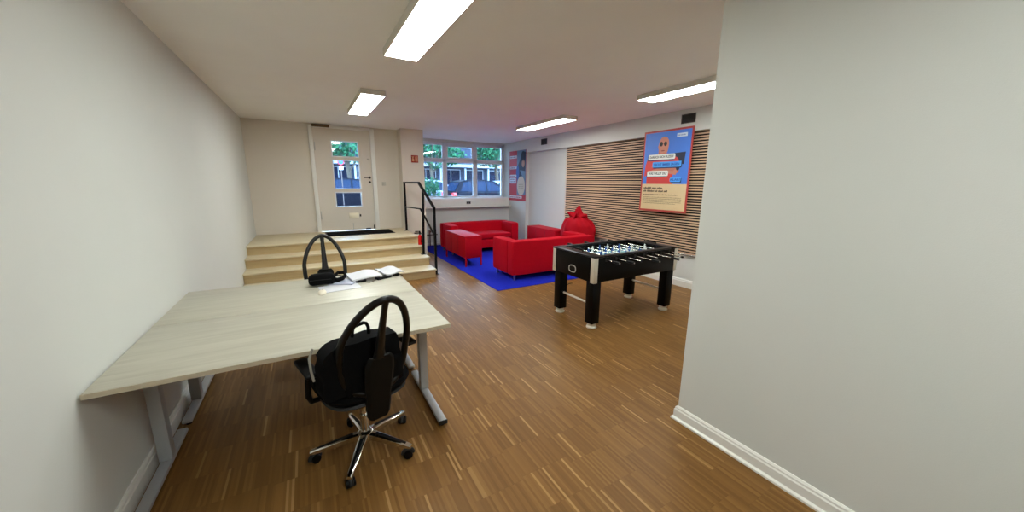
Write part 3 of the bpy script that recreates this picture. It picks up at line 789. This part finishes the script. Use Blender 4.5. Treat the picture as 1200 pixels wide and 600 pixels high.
dk1.location = (-.888, 2.02, 0)
dk2 = copy_tree(dk1); dk2['label'] = 'farther pale wood desk carrying the papers and black pouch'
dk2.location = (-.888+1.60, 3.622, 0); dk2.rotation_euler = (0, 0, pi)

# ------------------------------------------------------------------ office chairs
def make_chair(label):
    t = thing('office_chair', label, 'office chair', (0, 0, 0), 0, 'black swivel chairs at the desks')
    base_rot = R(-129)
    b = NB(); lathe(b, [(0, .075), (.045, .075), (.05, .09), (.045, .125), (.032, .135), (0, .135)], n=20); obj('hub', b, m_chrome, t)
    for i in range(5):
        a = base_rot + 2*pi*i/5; d = V((cos(a), sin(a), 0)); s_ = V((-sin(a), cos(a), 0))
        b = NB(); secs = []
        for f, hw_, zt, zb in ((.035, .024, .125, .085), (.10, .022, .118, .080), (.2, .018, .100, .070), (.285, .015, .085, .062), (.30, .012, .080, .064)):
            secs.append([b.verts.new(d*f+s_*u+V((0, 0, z))) for u, z in ((-hw_, zb), (hw_, zb), (hw_, zt-.006), (hw_*.6, zt), (-hw_*.6, zt), (-hw_, zt-.006))])
        for A, B in zip(secs, secs[1:]):
            for k in range(6): b.faces.new((A[k], A[(k+1) % 6], B[(k+1) % 6], B[k]))
        b.faces.new(secs[0][::-1]); b.faces.new(secs[-1])
        lg = obj('base_leg', b, m_chrome, t)
        b = NB(); secs = []
        for f, hw_, zt in ((.07, .010, .1235), (.10, .010, .1205), (.2, .008, .1025), (.265, .007, .0905)):
            secs.append([b.verts.new(d*f+s_*u+V((0, 0, z))) for u, z in ((-hw_, zt-.005), (hw_, zt-.005), (hw_, zt), (-hw_, zt))])
        for A, B in zip(secs, secs[1:]):
            for k in range(4): b.faces.new((A[k], A[(k+1) % 4], B[(k+1) % 4], B[k]))
        b.faces.new(secs[0][::-1]); b.faces.new(secs[-1])
        obj('inlay', b, m_black, lg, smooth=False)
        wv = V((cos(a+.6), sin(a+.6), 0)); sd = V((-wv.y, wv.x, 0)); cpt = d*.285 + V((0, 0, .026)) - wv*.008
        b = NB()
        for q in (-1, 1): cyl(b, cpt+sd*q*.006, cpt+sd*q*.023, .026, .024, 20)
        cs = obj('caster', b, m_black, t)
        b = NB(); cyl(b, d*.285+V((0, 0, .04)), d*.285+V((0, 0, .068)), .010); tube(b, [cpt+wv*(.029*cos(x_))+V((0, 0, .029*sin(x_))) for x_ in [R(q) for q in range(0, 181, 20)]], .012, 8); obj('caster_hood', b, m_dgrey, cs)
    b = NB(); cyl(b, (0, 0, .136), (0, 0, .24), .027, .025); cyl(b, (0, 0, .24), (0, 0, .375), .015); obj('gas_column', b, m_chrome, t)
    b = NB(); bx(b, -.075, .075, -.14, .10, .376, .415, .012); obj('tilt_mechanism', b, m_black, t)
    b = NB(); tube(b, [(.07, .0, .395), (.17, -.02, .39), (.215, -.03, .385)], .006); bx(b, .205, .265, -.045, -.015, .378, .392, .005); obj('lever', b, m_black, t)
    # seat
    def pad(z0, z1, a, c, e, nseg=40):
        b = NB(); rings = []
        for (sc_, z) in ((.0, z0), (.80, z0), (.95, z0+(z1-z0)*.18), (1, z0+(z1-z0)*.5), (.97, z0+(z1-z0)*.8), (.88, z1-.004), (.6, z1), (.0, z1-.006)):
            if sc_ == 0: rings.append([b.verts.new((0, 0, z))]); continue
            rg = []
            for k in range(nseg):
                th = 2*pi*k/nseg; cx_, sy_ = cos(th), sin(th)
                rg.append(b.verts.new((a*sc_*abs(cx_)**e*(1 if cx_ > 0 else -1), c*sc_*abs(sy_)**e*(1 if sy_ > 0 else -1), z)))
            rings.append(rg)
        for A, B in zip(rings, rings[1:]):
            for k in range(nseg):
                f = []
                for v in (A[k % len(A)], A[(k+1) % len(A)], B[(k+1) % len(B)], B[k % len(B)]):
                    if v not in f: f.append(v)
                b.faces.new(f)
        return b
    obj('seat_shell', pad(.416, .452, .225, .22, .62), m_dgrey, t)
    obj('seat_cushion', pad(.453, .520, .245, .235, .62), m_blackf, t)
    # back: spine plate, hoop, lumbar pad
    def yb(z): return -.205 - .20*max(0, (z-.36))/.71 + .03*sin(max(0, (z-.36))/.71*pi)
    b = NB(); secs = []
    for z, hw_, th in ((.335, .050, .018), (.355, .062, .022), (.45, .068, .024), (.475, .066, .026), (.55, .076, .026), (.66, .078, .024), (.705, .072, .020), (.725, .055, .014)):
        y = yb(z)-.012
        secs.append([b.verts.new((u, y+v, z)) for u, v in ((-hw_, th*.6), (-hw_, -th*.3), (-hw_*.75, -th), (hw_*.75, -th), (hw_, -th*.3), (hw_, th*.6))])
    for A, B in zip(secs, secs[1:]):
        for k in range(6): b.faces.new((A[k], A[(k+1) % 6], B[(k+1) % 6], B[k]))
    b.faces.new(secs[0][::-1]); b.faces.new(secs[-1])
    obj('back_bracket', b, m_olive, t)
    b = NB(); bx(b, -.03, .03, -.225, -.13, .365, .40, .008); obj('back_arm', b, m_black, t)
    b = NB(); pts = [(0, yb(z), z) for z in [.725+.335*i/10 for i in range(11)]]
    tube(b, pts, [.040-.021*(i/10)**.5+.003*(i > 8) for i in range(11)], 12, flat=.7); obj('spine', b, m_hoop, t)
    b = NB(); pts = []
    for i in range(56):
        a = 2*pi*i/56; ca, sa = cos(a), sin(a)
        e1 = 2/2.0 if sa > 0 else 2/3.2
        zz_ = .79 + (.265 if sa > 0 else .29)*abs(sa)**e1*(1 if sa > 0 else -1)
        ww = (.180 if sa < 0 else .180-.035*sa)*abs(ca)**e1*(1 if ca > 0 else -1)
        pts.append((ww, yb(zz_)+.012*abs(ca)+(.05*(ww/.185)**2), zz_))
    tube(b, pts, .0185, 12, True); obj('back_hoop', b, m_hoop, t)
    b = NB(); soft(b, -.165, .165, yb(.58)+.02, yb(.58)+.075, .50, .67, .026, 0); obj('lumbar_cushion', b, m_blackf, t)
    for s_ in (-1, 1):
        b = NB(); tube(b, [(s_*.20, .02, .43), (s_*.262, .02, .435), (s_*.275, .02, .47), (s_*.275, .0, .56), (s_*.272, -.02, .63)], [.014, .016, .016, .014, .013], 10)
        arm = obj('armrest', b, m_black, t)
        obj('arm_pad', bx(NB(), s_*.272-.034, s_*.272+.034, -.12, .11, .632, .658, .011, 3), m_black, arm)
    return t
ch1 = make_chair('near black office chair with chrome star base holding a black bag')
ch1.location = (.178, 2.075, 0); ch1.rotation_euler = (0, 0, R(15))
ch2 = copy_tree(ch1); ch2['label'] = 'far office chair, only its black hoop back shows above the desk'
ch2.location = (.12, 3.98-.42, 0); ch2.rotation_euler = (0, 0, pi)
ch2.location = (.095, 3.72, 0)

# black bag on the seat of the near chair
bgx = thing('laptop_bag', 'black fabric bag with carrying handle on the near chair seat', 'bag', (.182, 2.115, .5245), R(15))
def bagmesh():
    b = NB(); t = bmesh.new(); bmesh.ops.create_cube(t, size=1); bmesh.ops.subdivide_edges(t, edges=t.edges[:], cuts=9, use_grid_fill=True)
    for v in t.verts:
        x, y, z = v.co*2
        px = .205*x*(1-.04*z); py = .052*y*(1+.25*(1-z)/2)*(1-.25*x*x*.6) ; pz = .135*z
        if abs(x) > .9 and abs(z) > .9: px *= .95; pz *= .96
        px += .004*sin(z*9+x*3); py += .008*sin(x*5+z*4); pz += .006*sin(x*7)+(.010*cos(x*2.5) if z > .5 else 0)
        v.co = V((px, py, pz+.135))
    join(b, t); return b
o = obj('bag_body', bagmesh(), m_blackf, bgx); o.location = (-.068, -.185, 0.006); o.rotation_euler = (R(5), 0, R(2))
b = NB(); tube(b, [(-.055, 0, .23), (-.053, 0, .262), (-.045, 0, .285), (.005, 0, .292), (.02, 0, .285), (.03, 0, .26), (.032, 0, .22)], .009, 8); h_ = obj('handle', b, m_blackf, bgx); h_.location = (-.05, -.190, .065); h_.rotation_euler = (R(5), 0, R(2))
b = NB(); tube(b, [(-.275, -.14, .26), (-.298, -.16, .22), (-.298, -.17, .16), (-.29, -.17, .10)], .006, 6); obj('strap', b, mat('pale_webbing', (150, 146, 136), .8), bgx)

# ------------------------------------------------------------------ things on the far desk
DZ = .7305
def sheet_obj(name, cx, cy, w, d, rz, z, th, mt, curl, label, cat, group=None):
    b = NB(); nx, ny = 12, 8; top = []; bot = []
    for j in range(ny+1):
        for i in range(nx+1):
            u, v = i/nx-.5, j/ny-.5; zz_ = curl(u, v)
            top.append(b.verts.new((u*w, v*d, zz_+th))); bot.append(b.verts.new((u*w, v*d, zz_)))
    N = nx+1
    for j in range(ny):
        for i in range(nx):
            a = j*N+i; b.faces.new((top[a], top[a+1], top[a+1+N], top[a+N])); b.faces.new((bot[a+N], bot[a+1+N], bot[a+1], bot[a]))
    for i in range(nx): b.faces.new((bot[i], bot[i+1], top[i+1], top[i])); a = ny*N+i; b.faces.new((bot[a+1], bot[a], top[a], top[a+1]))
    for j in range(ny): a = j*N; b.faces.new((bot[a+N], bot[a], top[a], top[a+N])); a = j*N+nx; b.faces.new((bot[a], bot[a+N], top[a+N], top[a]))
    o = obj(name, b, mt); o.location = (cx, cy, z); o.rotation_euler = (0, 0, R(rz)); return tag(o, label, cat, group)
sheet_obj('paper_sheet', .17, 3.20, .30, .21, 6, DZ, .004, m_paper, lambda u, v: 0, 'flat white sheet of paper at the front, sticking out below the black pouch', 'paper', 'papers on the far desk')
sheet_obj('paper_sheet', .215, 3.335, .21, .17, -28, DZ+.0045, .008, m_paper2, lambda u, v: .002*(1+sin(u*6)), 'bluish sheet of paper lying crooked beside the black pouch strap', 'paper', 'papers on the far desk')
sheet_obj('paper_stack', .385, 3.40, .26, .23, 10, DZ+.026, .014, m_paper, lambda u, v: .010*(v+.5)*(1+.4*sin(u*8))+.006*sin(u*5+1), 'curled stack of white paper, middle of the desk clutter', 'paper', 'papers on the far desk')
sheet_obj('paper_stack', .622, 3.45, .19, .22, 16, DZ+.030, .010, m_paper, lambda u, v: .014*(v+.5)+.006*sin(u*7), 'white paper stack nearest the desk corner, rightmost of the papers', 'paper', 'papers on the far desk')
# small black things propping up the papers
g = thing('glasses_case', 'short black case under the front edge of the curled paper stack', 'case', (.345, 3.295, DZ), R(8))
obj('case_body', bx(NB(), -.045, .045, -.022, .022, 0, .024, .009, 3), m_black, g)
obj('case_lid', bx(NB(), -.044, .044, -.021, .021, .0243, .0252, .0003), m_dgrey, g)
g = thing('wallet', 'flat black wallet under the front edge of the rightmost paper stack', 'wallet', (.545, 3.335, DZ), R(22))
obj('wallet_cover', bx(NB(), -.07, .07, -.03, .03, 0, .012, .004), m_black, g); obj('wallet_flap', bx(NB(), -.07, .07, -.03, .028, .0125, .022, .004), m_black, g)
g = thing('phone_charger', 'black plug charger beneath the right end of the paper stacks', 'charger', (.665, 3.375, DZ), R(20))
obj('plug_body', bx(NB(), -.03, .03, -.018, .018, 0, .026, .006), m_black, g)
b = NB(); tube(b, [(.03, 0, .01), (.045, -.01, .006), (.05, -.035, .005), (.035, -.06, .005), (.01, -.07, .005)], .003, 6); obj('plug_cord', b, m_black, g)
g = thing('key_ring', 'bunch of metal keys lying between the black case and wallet', 'keys', (.425, 3.275, DZ), 0)
b = NB(); tube(b, [(.014*cos(2*pi*i/20), .014*sin(2*pi*i/20), .004) for i in range(20)], .0018, 6, True); obj('ring', b, m_steel, g)
for a in (-70, -110, 20):
    b = NB(); bx(b, .012, .026, -.010, .010, .001, .004, .001); bx(b, .026, .052, -.003, .003, .001, .004, .0008)
    kk = obj('key', b, mat('dull_brass_key', (120, 104, 70), .4, .8), g); kk.rotation_euler = (0, 0, R(a))
# pouch
pc = thing('black_pouch', 'black zip pouch with looped strap on the papers, left on the desk', 'pouch', (.075, 3.335, DZ+.012))
b = NB(); soft(b, -.13, .075, -.055, .055, 0, .085, .032, .012); obj('pouch_body', b, m_blackf, pc)
b = NB(); tube(b, [(.066, 0, .06), (.10, .03, .08), (.145, .03, .075), (.155, .0, .055), (.13, -.03, .040), (.09, -.035, .030), (.066, -.02, .035)], .013, 8, flat=1.5); obj('strap_loop', b, m_blackf, pc)
b = NB(); tube(b, [(-.12, -.052, .05), (-.05, -.057, .052), (.04, -.056, .05)], .0025, 6); obj('zip', b, m_dgrey, pc)
g = thing('computer_mouse', 'small cream oval mouse at the left, in front of the pouch', 'mouse', (.035, 3.085, DZ), R(80))
b = NB(); lathe(b, [(0, 0), (.95, 0), (1, .15), (.95, .5), (.75, .85), (.4, .98), (0, 1)], n=28); 
for v in b.verts: v.co = V((v.co.x*.052, v.co.y*.030, v.co.z*.026))
ms = obj('mouse_shell', b, mat('cream_plastic', (226, 218, 198), .4), g)
obj('mouse_wheel', cyl(NB(), (.030, -.003, .020), (.030, .003, .020), .006), m_dgrey, ms)

# small black plug on the floor near the football table
g = thing('floor_cable', 'short black cable end lying on the parquet beside the football table', 'cable', (3.45, 4.35, .0015), 0)
b = NB(); tube(b, [(0, 0, .006), (.04, .01, .006), (.09, -.01, .006), (.15, .02, .006), (.20, .015, .006)], .006, 8); obj('cord', b, m_black, g)
b = NB(); bx(b, -.045, .0, -.014, .014, 0, .018, .004); obj('plug', b, m_black, g)

# ------------------------------------------------------------------ outside
m_asph = mat('asphalt', (74, 76, 80), .9, var=.12, scale=20)
m_pave = mat('pavement_slabs', (104, 106, 110), .9, var=.08, scale=12)
GZ = .28
def ext(name, bm, mt): o = obj(name, bm, mt, smooth=False); o['kind'] = 'structure'; return o
ext('pavement', bx(NB(), -20, 50, 9.6, 13.2, GZ-.1, GZ+.10), m_pave)
ext('street', bx(NB(), -30, 60, 13.2, 24, GZ-.1, GZ), m_asph)
ext('front_path', bx(NB(), -20, 50, 9.46, 9.6, GZ-.1, GZ+.05), m_pave)
ext('door_step', bx(NB(), -1.1, 1.79, 8.36, 9.45, 0, .58), m_pave)
ext('far_pavement', bx(NB(), -30, 60, 24, 30, GZ-.1, GZ+.12), m_pave)
# facing building
fb = thing('facing_building', 'long low building with dark windows and white fascia across the street', 'building', (0, 27, GZ+.12))
m_fb = mat('grey_blue_render', (46, 54, 72), .9, var=.1, scale=.6); m_fw = mat('white_fascia', (150, 158, 170), .6); m_fg = mat('dark_glazing', (16, 24, 46), .3, spec=.06)
obj('wall', bx(bx(NB(), -18, 46, .3, .8, 0, 7.5), -18, 46, .5, 6, 7.2, 7.5), m_fb, fb, smooth=False)
obj('fascia', bx(NB(), -18, 46, -.5, .28, 2.40, 2.62), m_fw, fb, smooth=False)
obj('soffit', bx(NB(), -18, 46, -.45, .28, 2.34, 2.39), m_fb, fb, smooth=False)
for i in range(32):
    x = -17+i*2.0
    obj('column', bx(NB(), x-.06, x+.06, -.4, -.28, 0, 2.33), m_fw, fb, smooth=False)
    wn_ = obj('window', bx(NB(), x+.2, x+1.8, .22, .295, .5, 2.25), m_fw, fb, smooth=False)
    obj('window_glazing', bx(bx(NB(), x+.26, x+.97, .20, .218, .56, 2.19), x+1.03, x+1.74, .20, .218, .56, 2.19), m_fg, wn_, smooth=False)
    wn_ = obj('window', bx(NB(), x+.2, x+1.8, .22, .295, 3.9, 5.8), m_fw, fb, smooth=False)
    obj('window_glazing', bx(bx(NB(), x+.26, x+.97, .20, .218, 3.96, 5.74), x+1.03, x+1.74, .20, .218, 3.96, 5.74), m_fg, wn_, smooth=False)
b = NB()
for i, (dx, w_) in enumerate(((0, .28), (.36, .20), (.62, .22), (.9, .26))): bx(b, 12.1+dx, 12.1+dx+w_, -.56, -.51, 2.63, 2.93-(.08 if i % 2 else 0), .01)
obj('roof_lettering', b, m_white, fb, smooth=False)

# trees and hedges
def leaf_mat(name, c1, c2):
    mt = bpy.data.materials.new(name); mt.use_nodes = True; n = mt.node_tree; b_ = n.nodes['Principled BSDF']
    oi = n.nodes.new('ShaderNodeTexCoord'); no = n.nodes.new('ShaderNodeTexNoise'); no.inputs['Scale'].default_value = 2.3
    n.links.new(oi.outputs['Object'], no.inputs[0]); ra = n.nodes.new('ShaderNodeValToRGB')
    ra.color_ramp.elements[0].position = .35; ra.color_ramp.elements[0].color = (*lin(c1), 1); ra.color_ramp.elements[1].position = .65; ra.color_ramp.elements[1].color = (*lin(c2), 1)
    n.links.new(no.outputs['Fac'], ra.inputs[0]); n.links.new(ra.outputs[0], b_.inputs['Base Color']); b_.inputs['Roughness'].default_value = .8; b_.inputs['Specular IOR Level'].default_value = .08
    return mt
m_leaf = leaf_mat('tree_leaves', (16, 50, 38), (52, 104, 70)); m_leaf2 = leaf_mat('hedge_leaves', (18, 46, 34), (40, 84, 54)); m_bark = mat('bark', (70, 62, 54), .9, bump=.5, bscale=30)
def leaves(b, blobs, n, s, rnd):
    for _ in range(n):
        cx, cy, cz, rx, ry, rz_ = rnd.choice(blobs)
        d = V((rnd.gauss(0, 1), rnd.gauss(0, 1), rnd.gauss(0, 1))).normalized(); r = rnd.uniform(.45, 1)**.5
        p = V((cx+d.x*rx*r, cy+d.y*ry*r, cz+d.z*rz_*r)); a = V((rnd.gauss(0, 1), rnd.gauss(0, 1), rnd.gauss(0, 1))).normalized(); c = a.orthogonal().normalized()
        q = s*rnd.uniform(.6, 1.2)
        b.faces.new([b.verts.new(p+a*q), b.verts.new(p+c*q*.6), b.verts.new(p-a*q), b.verts.new(p-c*q*.6)])
def tree(x, y, hh_, label, seed):
    rnd = random.Random(seed); t = thing('street_tree', label, 'tree', (x, y, GZ+.0), 0, 'leafy trees along the street')
    b = NB(); tube(b, [(0, 0, 0), (.05, 0, 1.2), (-.05, .05, 2.2), (.1, 0, hh_*.6)], [.16, .13, .12, .05], 10)
    for a in range(5):
        an = a*1.3+rnd.random(); tube(b, [(0, 0, 1.9+.15*a), (.7*cos(an), .7*sin(an), 2.7+.2*a), (1.5*cos(an), 1.5*sin(an), 3.3+.25*a)], [.06, .045, .02], 6)
    obj('trunk', b, m_bark, t)
    bl = [(rnd.uniform(-1.35, 1.35), rnd.uniform(-.8, .8), rnd.uniform(2.75, hh_-.6), rnd.uniform(.6, .95), rnd.uniform(.6, .9), rnd.uniform(.45, .8)) for _ in range(16)]
    b = NB(); leaves(b, bl, 4200, .11, rnd); obj('crown', b, m_leaf, t, smooth=False)
tree(7.0, 22.4, 6.4, 'leafy street tree seen through the left upper window panes', 3)
tree(11.6, 22.4, 6.4, 'leafy street tree seen through the right upper window panes', 4)
tree(2.2, 22.4, 6.2, 'leafy street tree seen through the top pane of the street door', 5)
def hedge(x0, x1, y0, y1, z1, label, seed):
    rnd = random.Random(seed); w_ = (x1-x0); 
    bl = [(x0+w_*(i+.5)/10-(x0+x1)/2, 0, z1*.5+rnd.uniform(-.1, .05), w_/14, (y1-y0)/2, z1*.5) for i in range(10)]
    t = thing('hedge', label, 'hedge', ((x0+x1)/2, (y0+y1)/2, GZ+.10))
    b = NB(); leaves(b, bl, 4200, .05, rnd); obj('hedge_leaves', b, m_leaf2, t, smooth=False)
    b = NB()
    for i in range(8): cyl(b, (-w_/2+w_*(i+.5)/8, 0, 0), (-w_/2+w_*(i+.5)/8, 0, z1*.7), .02, .01, 6)
    obj('hedge_stem', b, m_bark, t)
hedge(2.5, 4.15, 12.3, 12.9, 1.45, 'green hedge outside the left lower window pane', 8)

# cars
def make_car(paint, label):
    t = thing('parked_car', label, 'car', (0, 0, 0), 0)
    # profile x (rear 0 to front 4.3), stations of half width / heights, lofted
    lower = [(0, .42), (.03, .62), (.10, .80), (.35, .88), (1.0, .92), (2.0, .91), (2.75, .90), (3.05, .88), (3.7, .80), (4.15, .66), (4.28, .48), (4.3, .30), (4.2, .20), (3.75, .19), (.4, .19), (.05, .24)]
    b = NB(); hwid = .88
    def loft(b, prof, sec):      # sec: list of (y, inset)
        rings = []
        cx = sum(p[0] for p in prof)/len(prof); cz = sum(p[1] for p in prof)/len(prof)
        for y, s in sec: rings.append([b.verts.new((cx+(px-cx)*(1-s*.5), y, cz+(pz-cz)*(1-s))) for px, pz in prof])
        k = len(prof)
        for A, B in zip(rings, rings[1:]):
            for i in range(k): b.faces.new((A[i], A[(i+1) % k], B[(i+1) % k], B[i]))
        b.faces.new(rings[0][::-1]); b.faces.new(rings[-1])
    loft(b, lower, [(-hwid, .16), (-hwid+.04, .05), (-hwid+.12, 0), (hwid-.12, 0), (hwid-.04, .05), (hwid, .16)])
    obj('body', b, paint, t)
    cab = [(.10, .86), (.42, 1.38), (.75, 1.46), (1.6, 1.49), (2.2, 1.43), (3.0, .88)]
    b = NB(); A = [b.verts.new((px, -hwid+.06+.22*max(0, (pz-.88)/.6), pz)) for px, pz in cab]; B = [b.verts.new((px, hwid-.06-.22*max(0, (pz-.88)/.6), pz)) for px, pz in cab]
    k = len(cab)
    for i in range(k-1): b.faces.new((A[i], A[i+1], B[i+1], B[i]))
    b.faces.new(A[::-1]); b.faces.new(B); obj('cabin', b, paint, t)
    gl = mat('car_glass', (20, 32, 52), .2, spec=.08)
    for s_ in (-1, 1):
        for poly in ([(.38, .93), (.58, 1.34), (.98, 1.40), (.98, .93)], [(1.05, .93), (1.05, 1.405), (1.75, 1.41), (1.75, .93)], [(1.82, .93), (1.82, 1.405), (2.15, 1.36), (2.82, .93)]):
            b = NB(); vs = [b.verts.new((px, s_*(hwid-.055-.22*max(0, (pz-.88)/.6)), pz)) for px, pz in poly]; v2 = [b.verts.new((v.co.x, v.co.y-s_*.01, v.co.z)) for v in vs]
            n_ = len(vs); b.faces.new(vs); b.faces.new(v2[::-1])
            for i in range(n_): b.faces.new((vs[i], vs[(i+1) % n_], v2[(i+1) % n_], v2[i]))
            obj('side_window', b, gl, t, smooth=False)
    b = NB(); vs = [(2.27, .60, 1.405), (2.27, -.60, 1.405), (2.97, -.74, .93), (2.97, .74, .93)]
    f = [b.verts.new(p) for p in vs]; g_ = [b.verts.new(V(p)+V((.012, 0, .015))) for p in vs]; b.faces.new(f[::-1]); b.faces.new(g_)
    for i in range(4): b.faces.new((f[i], f[(i+1) % 4], g_[(i+1) % 4], g_[i]))
    obj('windscreen', b, gl, t, smooth=False)
    b = NB(); vs = [(.14, .66, .93), (.14, -.66, .93), (.40, -.58, 1.34), (.40, .58, 1.34)]
    f = [b.verts.new(p) for p in vs]; g_ = [b.verts.new(V(p)+V((-.015, 0, .01))) for p in vs]; b.faces.new(f[::-1]); b.faces.new(g_)
    for i in range(4): b.faces.new((f[i], f[(i+1) % 4], g_[(i+1) % 4], g_[i]))
    obj('rear_window', b, gl, t, smooth=False)
    for x in (.80, 3.45):
        for s_ in (-1, 1):
            b = NB(); cyl(b, (x, s_*.70, .31), (x, s_*.885, .31), .31, n=28); wh = obj('wheel', b, m_black, t)
            b = NB(); cyl(b, (x, s_*.886, .31), (x, s_*.895, .31), .19, n=20); obj('rim', b, m_silver, wh)
    b = NB()
    for s_ in (-1, 1): bx(b, -.02, .16, s_*.74-.12, s_*.74+.12, .66, .86, .02)
    obj('tail_light', b, mat('tail_lamp_red', (196, 44, 44), .2), t)
    b = NB()
    for s_ in (-1, 1): bx(b, 4.02, 4.27, s_*.66-.14, s_*.66+.14, .56, .70, .02)
    obj('headlight', b, m_white, t)
    b = NB()
    for s_ in (-1, 1): bx(b, 2.55, 2.72, s_*.96-.09, s_*.96+.09, .93, 1.04, .02)
    obj('wing_mirror', b, paint, t)
    return t
m_carD = mat('dark_blue_car_paint', (12, 14, 24), .4, spec=.07); m_carW = mat('pale_silver_car_paint', (120, 128, 142), .4, spec=.1)
c1 = make_car(m_carD, 'dark hatchback parked outside, seen through the large window'); c1.location = (6.05, 17.0, GZ)
c2 = make_car(m_carW, 'pale silver car behind the dark hatchback in the right window pane'); c2.location = (9.1, 19.1, GZ)
c3 = copy_tree(c2); c3['label'] = 'pale silver car behind the hatchback tail, left of the middle pane'; c3.location = (4.15, 19.3, GZ)
c4 = copy_tree(c1); c4['label'] = 'dark car parked outside, seen through the panes of the street door'; c4.location = (-.1, 17.2, GZ)
sgp = thing('street_sign', 'round red and white no-parking sign on a post outside the street door', 'traffic sign', (1.03, 12.8, GZ+.1))
b = NB(); cyl(b, (0, 0, 0), (0, 0, 1.98), .014); obj('sign_post', b, MATS['old_pipe'], sgp)
b = NB(); cyl(b, (0, -.034, 1.84), (0, -.05, 1.84), .10, n=28); obj('sign_disc', b, m_signred, sgp)
b = NB(); cyl(b, (0, -.051, 1.84), (0, -.053, 1.84), .07, n=28); obj('sign_face', b, m_blue, sgp)
obj('sub_plate', bx(NB(), -.06, .06, -.05, -.035, 1.60, 1.70, .004), m_white, sgp)
